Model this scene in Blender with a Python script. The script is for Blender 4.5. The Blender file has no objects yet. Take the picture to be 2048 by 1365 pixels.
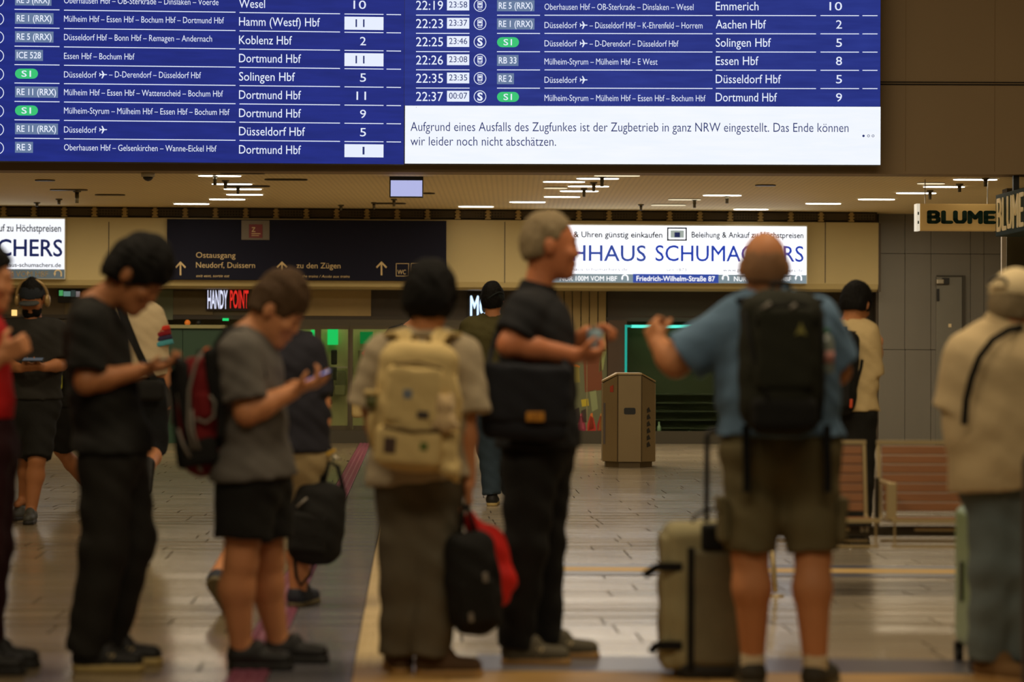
import bpy, math, random
import numpy as np
from mathutils import Vector, Matrix
random.seed(7); np.random.seed(7)
C = bpy.context.scene
COL = C.collection
R = math.radians
# ---------------------------------------------------------------- camera
FPX = 4500.0
camd = bpy.data.cameras.new('camera'); cam = bpy.data.objects.new('camera', camd); COL.objects.link(cam)
C.camera = cam
camd.sensor_width = 36.0; camd.lens = 36.0*FPX/2048.0
camd.clip_start = .1; camd.clip_end = 200
CAMP = Vector((0, 0, 1.25))
cam.location = CAMP
CR = Matrix.Rotation(R(90)+math.atan(22.5/FPX), 3, 'X') @ Matrix.Rotation(.0040, 3, 'Z')
cam.rotation_euler = CR.to_euler()
camd.dof.use_dof = True; camd.dof.focus_distance = 22.3; camd.dof.aperture_fstop = 1.75
# ---------------------------------------------------------------- world, lamps, exposure
w = bpy.data.worlds.new('world'); C.world = w; w.use_nodes = True
w.node_tree.nodes['Background'].inputs[0].default_value = (1.0, .78, .50, 1)
w.node_tree.nodes['Background'].inputs[1].default_value = .045
C.view_settings.view_transform = 'Standard'; C.view_settings.look = 'None'
C.view_settings.exposure = 0.0; C.view_settings.gamma = 1.0; C.view_settings.use_curve_mapping = False
def area(name, loc, tgt, sx, sy, e, col):
    l = bpy.data.lights.new(name, 'AREA'); l.shape = 'RECTANGLE'; l.size = sx; l.size_y = sy
    l.energy = e; l.color = col
    o = bpy.data.objects.new(name, l); COL.objects.link(o); o.location = loc
    o.rotation_euler = (Vector(tgt)-Vector(loc)).to_track_quat('-Z', 'Y').to_euler()
    return o
WARM = (1.0, .82, .56)
area('hall_lamp_and_fill', (-3.5, 9.5, 6.6), (-3.0, 10.5, 0), 2.5, 1.2, 185, WARM)
area('hall_lamp_and_fill', (2.5, 9.5, 6.6), (2.0, 10.5, 0), 2.5, 1.2, 185, WARM)
area('hall_lamp_and_fill', (0, 4.0, 5.5), (0, 22, 2.2), 7, 1.0, 170, (1.0, .83, .57))  # added unseen fill, aimed forward to light people's backs and the wall front
area('hall_lamp_and_fill', (0, 17.5, 6.6), (0, 18.5, 0), 6, 1.5, 150, (1.0, .83, .57))
for lx in (-5.0, 0.4, 5.2):
    area('passage_lamp', (lx, 27.4, 3.08), (lx, 27.4, 0), 3.0, 2.2, 92, (1.0, .83, .57))

# ---------------------------------------------------------------- pixel to place
def ray(px, py):
    return (CR @ Vector(((px-1024)/FPX, -(py-682.5)/FPX, -1.0)))
def P(px, py, Y):
    d = ray(px, py); return CAMP + d*(Y/d.y)
def PF(px, py, z=0.0):
    d = ray(px, py); return CAMP + d*((z-1.25)/d.z)
def PZ(px, py, z):
    return PF(px, py, z)
class Pl:                                   # a vertical wall plane: origin, yaw; off = metres towards the camera
    def __init__(s, o, yaw):
        s.o = Vector(o); s.u = Vector((math.cos(yaw), math.sin(yaw), 0)); s.n = Vector((math.sin(yaw), -math.cos(yaw), 0)); s.yaw = yaw
    def at(s, px, py, off=0):
        d = ray(px, py); o = s.o + s.n*off
        return CAMP + d*((o-CAMP).dot(s.n)/d.dot(s.n))
    def uz(s, px, py, off=0):
        p = s.at(px, py, off); return ((p-s.o).dot(s.u), p.z)
    def w(s, u, z, off=0):
        p = s.o + s.u*u + s.n*off; return Vector((p.x, p.y, z))
# ---------------------------------------------------------------- materials
MATS = {}
def mat(name, col, rough=.6, metal=0.0, spec=.5, emit=None, es=1.0, noise=0.0, nscale=6.0, bump=0.0, bscale=60.0, stretch=(1, 1, 1), alpha=None, trans=0.0, sheen=0.0, coat=0.0):
    if name in MATS: return MATS[name]
    m = bpy.data.materials.new(name); m.use_nodes = True; nt = m.node_tree; b = nt.nodes['Principled BSDF']
    b.inputs['Base Color'].default_value = (*col, 1); b.inputs['Roughness'].default_value = rough
    b.inputs['Metallic'].default_value = metal; b.inputs['Specular IOR Level'].default_value = spec
    if emit: b.inputs['Emission Color'].default_value = (*emit, 1); b.inputs['Emission Strength'].default_value = es
    if trans: b.inputs['Transmission Weight'].default_value = trans
    if sheen: b.inputs['Sheen Weight'].default_value = sheen
    if coat: b.inputs['Coat Weight'].default_value = coat
    if alpha is not None: b.inputs['Alpha'].default_value = alpha
    if noise or bump:
        tc = nt.nodes.new('ShaderNodeTexCoord'); mp = nt.nodes.new('ShaderNodeMapping'); mp.inputs['Scale'].default_value = stretch
        nt.links.new(tc.outputs['Object'], mp.inputs[0])
        if noise:
            n = nt.nodes.new('ShaderNodeTexNoise'); n.inputs['Scale'].default_value = nscale; n.inputs['Detail'].default_value = 5
            nt.links.new(mp.outputs[0], n.inputs[0])
            mx = nt.nodes.new('ShaderNodeMix'); mx.data_type = 'RGBA'
            mx.inputs[6].default_value = (*[c*(1-noise) for c in col], 1); mx.inputs[7].default_value = (*[min(1, c*(1+noise)) for c in col], 1)
            nt.links.new(n.outputs[0], mx.inputs[0]); nt.links.new(mx.outputs[2], b.inputs['Base Color'])
        if bump:
            n2 = nt.nodes.new('ShaderNodeTexNoise'); n2.inputs['Scale'].default_value = bscale; n2.inputs['Detail'].default_value = 3
            nt.links.new(mp.outputs[0], n2.inputs[0])
            bp = nt.nodes.new('ShaderNodeBump'); bp.inputs['Strength'].default_value = bump; bp.inputs['Distance'].default_value = .01
            nt.links.new(n2.outputs[0], bp.inputs['Height']); nt.links.new(bp.outputs[0], b.inputs['Normal'])
    MATS[name] = m; return m
def cloth(name, col, rough=.85, noise=.18):
    return mat(name, col, rough, spec=.2, noise=noise, nscale=9, bump=.25, bscale=45)
def glow(name, col, s=1.0): return mat(name, (0, 0, 0), .5, spec=.1, emit=col, es=s)
def srgb(r, g, b): return tuple(((c/255)/12.92 if c/255 < .04045 else ((c/255+.055)/1.055)**2.4) for c in (r, g, b))
# ---------------------------------------------------------------- mesh helpers
def link(o, parent=None):
    COL.objects.link(o)
    if parent is not None: o.parent = parent; o.matrix_parent_inverse = Matrix.Translation(-parent.location)
    return o
def empty(name, loc, label, cat, group=None):
    o = bpy.data.objects.new(name, None); o.empty_display_size = .1; o.location = loc; COL.objects.link(o)
    return tag(o, label, cat, group)
def tag(o, label=None, cat=None, group=None, kind=None):
    if label: o['label'] = label
    if cat: o['category'] = cat
    if group: o['group'] = group
    if kind: o['kind'] = kind
    return o
def obj(name, me, m=None, parent=None, label=None):
    if m: me.materials.append(m)
    o = bpy.data.objects.new(name, me); link(o, parent)
    if label: o['label'] = label
    return o
class MB:                                   # collects verts and faces of ONE mesh
    def __init__(s): s.v = []; s.f = []; s.sm = False
    def quadbox(s, o, ax, ay, az):          # parallelepiped from corner o and three edge vectors
        n = len(s.v); o = Vector(o)
        for k in (0, 1):
            for j in (0, 1):
                for i in (0, 1): s.v.append(o+Vector(ax)*i+Vector(ay)*j+Vector(az)*k)
        s.f += [tuple(n+q for q in f) for f in ((0, 2, 3, 1), (4, 5, 7, 6), (0, 1, 5, 4), (2, 6, 7, 3), (0, 4, 6, 2), (1, 3, 7, 5))]
        return s
    def box(s, c, sz, rot=None):
        rot = rot or Matrix.Identity(3)
        ax, ay, az = [rot @ Vector(v) for v in ((sz[0], 0, 0), (0, sz[1], 0), (0, 0, sz[2]))]
        return s.quadbox(Vector(c)-ax/2-ay/2-az/2, ax, ay, az)
    def prism(s, pts, ext):                 # planar polygon extruded by vector
        n = len(s.v); k = len(pts); ext = Vector(ext)
        s.v += [Vector(p) for p in pts]+[Vector(p)+ext for p in pts]
        s.f.append(tuple(n+i for i in range(k))); s.f.append(tuple(n+k+i for i in reversed(range(k))))
        for i in range(k): j = (i+1) % k; s.f.append((n+i, n+k+i, n+k+j, n+j))
        return s
    def tube(s, pts, r, seg=8):
        pts = [Vector(p) for p in pts]; n0 = len(s.v); rr = r if isinstance(r, (list, tuple)) else [r]*len(pts)
        up = None
        for i, p in enumerate(pts):
            d = (pts[min(i+1, len(pts)-1)]-pts[max(i-1, 0)]).normalized()
            a = up if up is not None else Vector((0, 0, 1)) if abs(d.z) < .9 else Vector((1, 0, 0))
            x = d.cross(a).normalized(); y = x.cross(d).normalized(); up = y
            for k in range(seg):
                t = 2*math.pi*k/seg; s.v.append(p+x*math.cos(t)*rr[i]+y*math.sin(t)*rr[i])
        for i in range(len(pts)-1):
            for k in range(seg):
                a = n0+i*seg+k; b = n0+i*seg+(k+1) % seg
                s.f.append((a, b, b+seg, a+seg))
        s.f.append(tuple(n0+k for k in reversed(range(seg)))); s.f.append(tuple(n0+(len(pts)-1)*seg+k for k in range(seg)))
        s.sm = True; return s
    def mesh(s, name):
        me = bpy.data.meshes.new(name); me.from_pydata([tuple(v) for v in s.v], [], s.f); me.update()
        return me
    def build(s, name, m, parent=None, label=None, bevel=0.0, smooth=None):
        me = s.mesh(name)
        import bmesh
        b = bmesh.new(); b.from_mesh(me); bmesh.ops.recalc_face_normals(b, faces=b.faces)
        if bevel: bmesh.ops.bevel(b, geom=list(b.edges), offset=bevel, segments=2, affect='EDGES', profile=.6)
        b.to_mesh(me); b.free()
        if smooth or (smooth is None and s.sm):
            me.polygons.foreach_set('use_smooth', [len(p.vertices) <= 4 for p in me.polygons])
        return obj(name, me, m, parent, label)
# ---------------------------------------------------------------- lettering
_fc = {}
def text_mesh(txt, off=0.0):
    k = (txt, off)
    if k in _fc: return _fc[k]
    cu = bpy.data.curves.new('t', 'FONT'); cu.body = txt; cu.size = 1; cu.offset = off; cu.resolution_u = 3; cu.fill_mode = 'FRONT'
    o = bpy.data.objects.new('t', cu); COL.objects.link(o)
    dg = bpy.context.evaluated_depsgraph_get(); me = bpy.data.meshes.new_from_object(o.evaluated_get(dg))
    vs = np.zeros(len(me.vertices)*3); me.vertices.foreach_get('co', vs); vs = vs.reshape(-1, 3)
    fs = [tuple(p.vertices) for p in me.polygons]
    bpy.data.objects.remove(o); bpy.data.curves.remove(cu); bpy.data.meshes.remove(me)
    _fc[k] = (vs, fs); return _fc[k]
def lettering(pl, txt, px0, px1, pybase, cap, m, parent, off, bold=0.0, name='lettering', shear=0.0, pxm=None):
    """text between px0 and px1, baseline at pybase, capitals cap px high, laid on wall plane pl at off metres"""
    cp = bold > 0 and 'M' in txt; vs, fs = text_mesh(txt, 0 if cp else bold); capH = text_mesh('H', 0)[0][:, 1].max()
    pxm = pxm if pxm is not None else (px0+px1)/2
    u0, zb = pl.uz(px0, pybase, off); u1, _ = pl.uz(px1, pybase, off); zb = pl.uz(pxm, pybase, off)[1]
    zc = pl.uz(pxm, pybase-cap, off)[1]
    x0, x1 = vs[:, 0].min(), vs[:, 0].max()
    sx = (u1-u0)/(x1-x0); sy = (zc-zb)/capH
    mb = MB(); mb.v = [pl.w(u0+(v[0]-x0+shear*v[1])*sx, zb+v[1]*sy, off) for v in vs]; mb.f = [tuple(reversed(f)) for f in fs]
    if cp:
        n = len(mb.v); v0 = list(mb.v); f0 = list(mb.f)
        for k, (a, b_) in enumerate(((1, 0), (-1, 0), (0, .8), (0, -.8))):
            dv = pl.u*a*bold*sx+Vector((0, 0, b_*bold*sy)); mb.v += [q+dv for q in v0]; mb.f += [tuple(i+n*(k+1) for i in f) for f in f0]
    me = mb.mesh(name); return obj(name, me, m, parent)
def rect(pl, px0, py0, px1, py1, off0, off1, m=None, parent=None, name='panel', mb=None, pxm=None, bevel=0.0, label=None):
    pxm = pxm if pxm is not None else (px0+px1)/2
    u0 = pl.uz(px0, py0, off1)[0]; u1 = pl.uz(px1, py0, off1)[0]; z0 = pl.uz(pxm, py1, off1)[1]; z1 = pl.uz(pxm, py0, off1)[1]
    b = mb or MB()
    b.quadbox(pl.w(u0, z0, off0), pl.u*(u1-u0), pl.n*(off1-off0), Vector((0, 0, z1-z0)))
    if mb is None: return b.build(name, m, parent, bevel=bevel, label=label)
def poly(pl, pts, off0, off1, mb):          # pixel polygon on the wall plane
    ps = [pl.at(x, y, off0) for x, y in pts]; mb.prism(ps, pl.n*(off1-off0)); return mb
def disc(pl, cx, cy, r, off0, off1, mb, seg=24, rin=None):
    c = pl.at(cx, cy, off0); s = r*(c-CAMP).length/FPX
    pt = lambda rr, t: c+pl.u*math.cos(t)*rr+Vector((0, 0, 1))*math.sin(t)*rr
    if rin is None: mb.prism([pt(s, 2*math.pi*k/seg) for k in range(seg)], pl.n*(off1-off0))
    else:
        si = s*rin/r
        for k in range(seg):
            a, b = 2*math.pi*k/seg, 2*math.pi*(k+1)/seg
            mb.prism([pt(si, a), pt(s, a), pt(s, b), pt(si, b)], pl.n*(off1-off0))
    return mb
# ================================================================ SETTING
T = R(2.57)
FO = PF(1024, 888); FAC = Pl((FO.x, FO.y, 0), T)            # facade plane: shopfronts under the fascia
ZC = 3.17                                                     # ceiling of the passage
BY = 23.75
BL = Pl(P(810, 300, BY-.2), R(3.0)); BR = Pl(P(810, 300, BY-.2), R(-.8))      # the two halves of the display
WB = Pl(P(1024, 345, BY+.12), 0)                             # beam wall that carries the display
BRN = mat('beam_paint', srgb(150, 126, 92), .7, noise=.12, nscale=.8, stretch=(1, 1, .6))
CEIL = mat('ceiling_paint', srgb(232, 210, 158), .75, noise=.05, nscale=2)
# perforation of the ceiling boards
def perforate(m, sc, depth=.55):
    nt = m.node_tree; b = nt.nodes['Principled BSDF']; tc = nt.nodes.new('ShaderNodeTexCoord')
    v = nt.nodes.new('ShaderNodeTexVoronoi'); v.inputs['Scale'].default_value = sc; v.inputs['Randomness'].default_value = 0
    r = nt.nodes.new('ShaderNodeMath'); r.operation = 'LESS_THAN'; r.inputs[1].default_value = .28
    mx = nt.nodes.new('ShaderNodeMix'); mx.data_type = 'RGBA'
    src = b.inputs['Base Color'].links[0].from_socket if b.inputs['Base Color'].links else None
    if src: nt.links.new(src, mx.inputs[6])
    else: mx.inputs[6].default_value = b.inputs['Base Color'].default_value
    c = b.inputs['Base Color'].default_value; mx.inputs[7].default_value = (c[0]*depth, c[1]*depth, c[2]*depth, 1)
    nt.links.new(tc.outputs['Object'], v.inputs[0]); nt.links.new(v.outputs['Distance'], r.inputs[0]); nt.links.new(r.outputs[0], mx.inputs[0])
    nt.links.new(mx.outputs[2], b.inputs['Base Color'])
perforate(CEIL, 17, .82)
FASC = mat('fascia_paint', srgb(184, 166, 116), .55, noise=.05, nscale=1.2)
GREY = mat('wall_metal', srgb(122, 118, 110), .42, metal=.2, noise=.10, nscale=3, stretch=(1, 1, .12))
DARK = mat('dark_front', srgb(70, 60, 48), .6, noise=.1, nscale=2)
BLACK = mat('black_plastic', (.012, .012, .012), .45)
STEEL = mat('steel', srgb(190, 180, 160), .32, metal=.9, noise=.06, nscale=4)
WHITE_PR = mat('print_white', srgb(225, 205, 165), .6)

# ---- floor: base, stone tiles in rows, stuff beyond
def tilemat(name, c, var=.10, rough=.17):
    m = mat(name, c, rough, spec=.9, noise=var, nscale=5, stretch=(.35, 2.2, 1), bump=.10, bscale=9)
    nt = m.node_tree; b = nt.nodes['Principled BSDF']
    oi = nt.nodes.new('ShaderNodeObjectInfo'); hs = nt.nodes.new('ShaderNodeHueSaturation')
    geo = nt.nodes.new('ShaderNodeNewGeometry'); ma = nt.nodes.new('ShaderNodeMath'); ma.operation = 'MULTIPLY_ADD'; ma.inputs[1].default_value = .22; ma.inputs[2].default_value = .89
    ad = nt.nodes.new('ShaderNodeMath'); ad.operation = 'ADD'; fr = nt.nodes.new('ShaderNodeMath'); fr.operation = 'FRACT'
    nt.links.new(oi.outputs['Random'], ad.inputs[0]); nt.links.new(geo.outputs['Random Per Island'], ad.inputs[1]); nt.links.new(ad.outputs[0], fr.inputs[0])
    nt.links.new(fr.outputs[0], ma.inputs[0]); nt.links.new(ma.outputs[0], hs.inputs['Value'])
    nt.links.new(b.inputs['Base Color'].links[0].from_socket, hs.inputs['Color']); nt.links.new(hs.outputs[0], b.inputs['Base Color'])
    # streaky grinding: long across, short along the hall
    tc = nt.nodes.new('ShaderNodeTexCoord'); mp = nt.nodes.new('ShaderNodeMapping'); mp.inputs['Scale'].default_value = (1.3, 16, 1)
    n = nt.nodes.new('ShaderNodeTexNoise'); n.inputs['Scale'].default_value = 1.0; n.inputs['Detail'].default_value = 4
    nt.links.new(tc.outputs['Object'], mp.inputs[0]); nt.links.new(mp.outputs[0], n.inputs[0])
    mr = nt.nodes.new('ShaderNodeMapRange'); mr.inputs[3].default_value = rough-.09; mr.inputs[4].default_value = rough+.12
    nt.links.new(n.outputs[0], mr.inputs[0]); nt.links.new(mr.outputs[0], b.inputs['Roughness'])
    bp = nt.nodes.new('ShaderNodeBump'); bp.inputs['Strength'].default_value = .30; bp.inputs['Distance'].default_value = .006
    nt.links.new(n.outputs[0], bp.inputs['Height']); nt.links.new(bp.outputs[0], b.inputs['Normal'])
    return m
T_L = tilemat('stone_brown', srgb(138, 122, 96)); T_M = tilemat('stone_blue', srgb(118, 116, 122)); T_R = tilemat('stone_grey', srgb(168, 155, 134))
JOINT = mat('joint', srgb(40, 33, 26), .9)
fl = MB().box((0, 14, -.06), (30, 44, .1)).build('floor', JOINT); tag(fl, kind='structure')
ax = Vector((-math.sin(T), math.cos(T), 0)); au = Vector((math.cos(T), math.sin(T), 0))
vp0 = Vector((0, 0, 0))
def lat_of(px, py): p = PF(px, py); return p.dot(au)
A0, A1 = lat_of(710, 892), lat_of(735, 892); A0b, A1b = lat_of(513, 1288), lat_of(619, 1186)
PU0, PU1 = (A0+A0b)/2, (A1+A1b)/2
CR0 = (lat_of(766, 1042)+lat_of(694, 1365))/2; CR1 = CR0+.185
def slab(u0, u1, v0, v1, z0=-.01, z1=0.0, mb=None, tilt=0.0):
    mb = mb or MB(); o = au*u0+ax*v0+Vector((0, 0, z0-tilt))
    return mb.quadbox(o, au*(u1-u0), ax*(v1-v0)+Vector((0, 0, 2*tilt)), Vector((0, 0, z1-z0)))
g = .007; far_stuff = {}
ntile = 0
v = 7.6; row = 0
V1 = 31.5
while v < V1:
    dv = .30; rt_ = random.uniform(-.0017, .0017)
    wmax = v*.245+1.2
    for (a, b, m, tw) in ((-wmax, PU0, T_L, .78), (PU1, CR0, T_M, .5), (CR1, wmax, T_R, .78)):
        u = a-random.random()*tw if a == -wmax else a
        if a == CR1: first = random.random()*tw*.8+.15
        else: first = tw
        while u < b:
            e = min(u+first, b); first = tw
            if e-u > .03:
                if v < 11.4 and ntile < 290:
                    o = slab(u+g*.7, e-g*.7, v+g/2, v+dv-g/2, tilt=rt_+random.uniform(-.0004, .0004)).build('tile', m, fl); ntile += 1
                else:
                    slab(u+g*.7, e-g*.7, v+g/2, v+dv-g/2, mb=far_stuff.setdefault(m.name, MB()), tilt=rt_+random.uniform(-.0004, .0004))
            u = e
    v += dv; row += 1
for k, mb in far_stuff.items():
    tag(mb.build('tile_field', MATS[k], fl), kind='stuff')
PURP = mat('tactile_purple', srgb(146, 84, 104), .35, noise=.1, nscale=8); CRM = mat('tactile_cream', srgb(205, 180, 125), .5, noise=.1, nscale=7)
TAN = mat('tactile_tan', srgb(178, 140, 82), .5, noise=.12, nscale=7); BLUEST = mat('border_stone', srgb(112, 110, 116), .28, noise=.1, nscale=5)
YEL = mat('guide_yellow', srgb(214, 176, 104), .5, noise=.08, nscale=8)
# purple studded guide strip, cream ribbed strip
def strip(name, u0, u1, v0, v1, m, ribs=0, studs=False, step=.33):
    i = 0; vv = v0; base = None
    t = MB(); slab(u0, u1, v0, v1, -.01, -.001, t); base = tag(t.build(name, m), kind='structure')
    while vv < v1:
        e = min(vv+step, v1); b = MB(); slab(u0+.002, u1-.002, vv+.003, e-.003, -.002, .003, b)
        if ribs:
            for k in range(ribs):
                a = u0+(k+.5)*(u1-u0)/ribs; slab(a-.007, a+.007, vv+.006, e-.006, .003, .008, b)
        if studs:
            for k in range(3):
                for q in range(4):
                    a = u0+(k+.5)*(u1-u0)/3; c = vv+(q+.5)*(e-vv)/4; slab(a-.015, a+.015, c-.018, c+.018, .003, .009, b)
        b.build('tactile_tile', m, base); vv = e
    return base
strip('trim_1', PU0, PU1, 7.6, 31, PURP, studs=True)
vc = PF(760, 1335).dot(ax)
strip('trim_2', CR0, CR1, vc, 31, CRM, ribs=5)
strip('trim_3', CR0, CR1, 7.6, vc, TAN, ribs=5)
# cross strips to the right
def cross(name, pts, m, z1=.004, kids=0):
    p = [PF(x, y) for x, y in pts]; b = MB(); b.prism([q+Vector((0, 0, -.005)) for q in p], Vector((0, 0, z1+.005)))
    return tag(b.build(name, m), kind='structure')
cross('trim_4', [(1000, 1135), (2080, 1142), (2080, 1151), (1000, 1143)], YEL, .005)
cross('trim_5', [(1000, 1128), (2080, 1135), (2080, 1142), (1000, 1135)], BLUEST)
cross('trim_6', [(1000, 1143), (2080, 1151), (2080, 1158), (1000, 1150)], BLUEST)
cross('trim_7', [(955, 1312), (2120, 1325), (2120, 1352), (948, 1343)], BLUEST)
cr8 = cross('trim_8', [(780, 1343), (2120, 1353), (2140, 1420), (760, 1410)], TAN)
for k in range(13):
    x0 = 790+k*104; b = MB()
    q = [PF(x0+4, 1345+.008*(x0-790)), PF(x0+100, 1345.8+.008*(x0-790)), PF(x0+106, 1400), PF(x0+2, 1400)]
    b.prism([c+Vector((0, 0, .003)) for c in q], Vector((0, 0, .004))); b.build('tactile_tile', TAN, cr8)
# ---- passage ceiling
FP = .55                                                        # the fascia stands proud of the shopfronts
cb = MB(); y0 = BY+.14; cb.quadbox((-9, y0, ZC), (18, 0, 0), (0, 9.2, 0), (0, 0, .12))
ceil = tag(cb.build('ceiling', CEIL), kind='structure')
# soffit seams: long board joints of the ceiling
# ---- beam wall above the passage, display wall
b = MB(); zb = WB.uz(1024, 345)[1]
b.quadbox(WB.w(-8.5, zb, 0), WB.u*17, -WB.n*.35, Vector((0, 0, 5.2)))
wf = tag(b.build('wall_front', BRN), kind='structure')
rect(WB, 1760, 168, 2120, 170.5, 0, .012, JOINT, wf, 'joint_strip'); rect(WB, 1760, 163.6, 2120, 165.6, 0, .012, JOINT, wf, 'joint_strip')
for x in (1812, 1990): rect(WB, x, -160, x+1.0, 343, 0, .003, mat('beam_seam', srgb(138, 112, 74), .7), wf, 'joint_strip')
# side walls of the hall beyond the frame, hall ceiling
tag(MB().box((-8.6, 10, 3.5), (.2, 46, 7.4)).build('wall_left', FASC), kind='structure')
tag(MB().box((9.2, 10, 3.5), (.2, 46, 7.4)).build('wall_right', FASC), kind='structure')
tag(MB().box((0, 6, 7.25), (18, 37, .2)).build('ceiling_hall', mat('hall_ceiling', srgb(150, 130, 95), .8)), kind='structure')
# ---- back wall behind the shopfronts
b = MB(); b.quadbox(FAC.w(-9, -.02, -1.9), FAC.u*18, -FAC.n*.1, Vector((0, 0, 3.5))); tag(b.build('wall_back', mat('back_wall', srgb(120, 108, 78), .7, noise=.1, nscale=2)), kind='structure')
# ---- fascia with its joints, rounded lower lip
fz0 = FAC.uz(900, 579, FP)[1]; fz1 = FAC.uz(900, 440, FP)[1]
uR = FAC.uz(1757, 500, FP)[0]
b = MB(); pr = [FAC.w(-9, z, o) for o, z in ((0, fz0), (FP-.10, fz0), (FP-.03, fz0+.03), (FP, fz0+.10), (FP, fz1), (0, fz1))]
b.prism(pr, FAC.u*(uR+9)); fas = b.build('fascia', FASC); tag(fas, kind='structure')
for x in (217, 1009, 1650): rect(FAC, x, 444, x+1.6, 566, FP, FP+.004, DARK, fas, 'joint_strip')
rect(FAC, 1757, 447, 1762, 584, 0, FP, DARK, fas, 'end_cap')
# perforated ventilation band above it
b = MB(); uv0 = -9; z0v = fz1; b.quadbox(FAC.w(-9, z0v, FP-.25), FAC.u*(uR+9), FAC.n*.15, Vector((0, 0, ZC-z0v)))
band = tag(b.build('trim_9', mat('vent_back', srgb(70, 58, 36), .8)), kind='structure')
VENT = mat('vent_mesh', srgb(78, 66, 44), .7); perforate(VENT, 26, .25)
VB = mat('vent_bracket', srgb(165, 140, 85), .6)
x = -54.0; wv = 60.6
while x < 1752:
    x0 = x
    ux0 = FAC.uz(x0+5, 430, FP)[0]; ux1 = FAC.uz(min(x0+wv-5, 1752), 430, FP)[0]
    b = MB(); b.quadbox(FAC.w(ux0, z0v+.03, FP-.08), FAC.u*(ux1-ux0), FAC.n*.03, Vector((0, 0, ZC-z0v-.05))); b.build('vent_panel', VENT, band)
    b = MB(); uc = FAC.uz(x0, 430, FP)[0]; hz = (ZC-z0v-.02)/6
    for q in range(6):
        wz = .022 if q % 2 else .038
        b.quadbox(FAC.w(uc-wz, z0v+.01+q*hz, FP-.10), FAC.u*2*wz, FAC.n*.09, Vector((0, 0, hz)))
    b.build('bracket', VB, band); x += wv
# ---- right hand grey panel wall with service door
WRZ = ZC
b = MB(); uW0 = FAC.uz(1752, 600, .1)[0]; uW1 = FAC.uz(2006, 600, .1)[0]
b.quadbox(FAC.w(uW0, 0, 0), FAC.u*(5.2), FAC.n*.1, Vector((0, 0, ZC))); wr = tag(b.build('wall_side', DARK), kind='structure')
seams = [1757, 1810, 1862, 1941, 1968, 2004]
zs = [893, 700, 508, 428]
for i in range(5):
    for j in range(3):
        if i == 2 and j == 0 or i == 2 and j == 1: pass
        rect(FAC, seams[i]+.5, zs[j+1]+.6, seams[i+1]-.5, zs[j]-.6, .1, .125, GREY, wr, 'panel', pxm=1880)
b = MB(); dr = Vector((0, 0, 0))
o = rect(FAC, 1873, 553, 1931, 889, .125, .155, mat('door_metal', srgb(128, 125, 116), .4, metal=.3, noise=.08, nscale=3), None, 'door_1', bevel=.004); tag(o, kind='structure')
rect(FAC, 1925, 552, 1931, 889, .155, .19, mat('door_edge', srgb(60, 55, 46), .5), o, 'door_frame')
rect(FAC, 1874, 551, 1931, 553.5, .155, .18, mat('door_edge', srgb(60, 55, 46), .5), o, 'door_frame')
rect(FAC, 1874, 559, 1888, 568, .155, .24, STEEL, o, 'door_closer', bevel=.008)
rect(FAC, 1886, 556, 1899, 569, .155, .21, BLACK, o, 'door_closer', bevel=.006)
rect(FAC, 1874, 578, 1879, 602, .155, .18, BLACK, o, 'door_hinge'); rect(FAC, 1897, 648, 1903, 655, .155, .165, WHITE_PR, o, 'door_sign')
# dark shop corner at the far right, with its pale post
b = MB(); b.quadbox(P(2013, 705, 26) * 1, (3.2, 0, 0), (0, 4.5, 0), (0, 0, .01)); 
pc = P(2013, 705, 26); b = MB(); b.quadbox((pc.x, 26, 0), (2.9, 0, 0), (0, .25, 0), (0, 0, ZC)); tag(b.build('wall_corner', mat('corner_olive', srgb(74, 66, 40), .6, noise=.1, nscale=1.5)), kind='structure')
pc = P(2003, 705, 25.9); b = MB(); b.quadbox((pc.x, 25.9, 0), (.053, 0, 0), (0, .05, 0), (0, 0, 2.62)); tag(b.build('trim_10', mat('post_paint', srgb(215, 205, 190), .4, metal=.3)), kind='structure')

# ---- shopfronts: each bay built on the facade plane
def bay(name, x0, y0, x1, y1, o0, o1, m, parent=None, kind='structure', **k):
    o = rect(FAC, x0, y0, x1, y1, o0, o1, m, parent, name, **k)
    if kind and parent is None: tag(o, kind=kind)
    return o
HEAD = mat('header_grey', srgb(98, 84, 60), .5, noise=.08, nscale=2); HEADD = mat('header_dark', srgb(66, 57, 46), .55)
bh = bay('trim_11', -60, 576, 500, 634, -.5, -.42, HEAD); bay('trim_12', 742, 576, 1120, 640, -.5, -.42, HEADD); bay('trim_13', 1215, 576, 1760, 645, -.5, -.42, DARK)
bay('panel', 505, 580, 742, 632, -.42, -.38, mat('header_beige', srgb(176, 150, 96), .5, noise=.35, nscale=1.3), bh, None)
bay('panel', 308, 580, 346, 640, -.42, -.38, mat('header_green', srgb(110, 118, 92), .5), bh, None)
for x in (130, 220, 346): bay('panel', x, 582, x+80, 630, -.42, -.40, mat('header_steel', srgb(112, 98, 68), .35, metal=.4), bh, None)
bay('trim_14', -60, 633, 1760, 641, -.5, -.40, HEADD)
bay('trim_15', 560, 640, 990, 655, -.5, -.39, mat('door_head', srgb(88, 78, 58), .5))
bay('baseboard_back', -60, 862, 1760, 889, -.12, .0, mat('plinth', srgb(62, 56, 42), .6))
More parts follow.
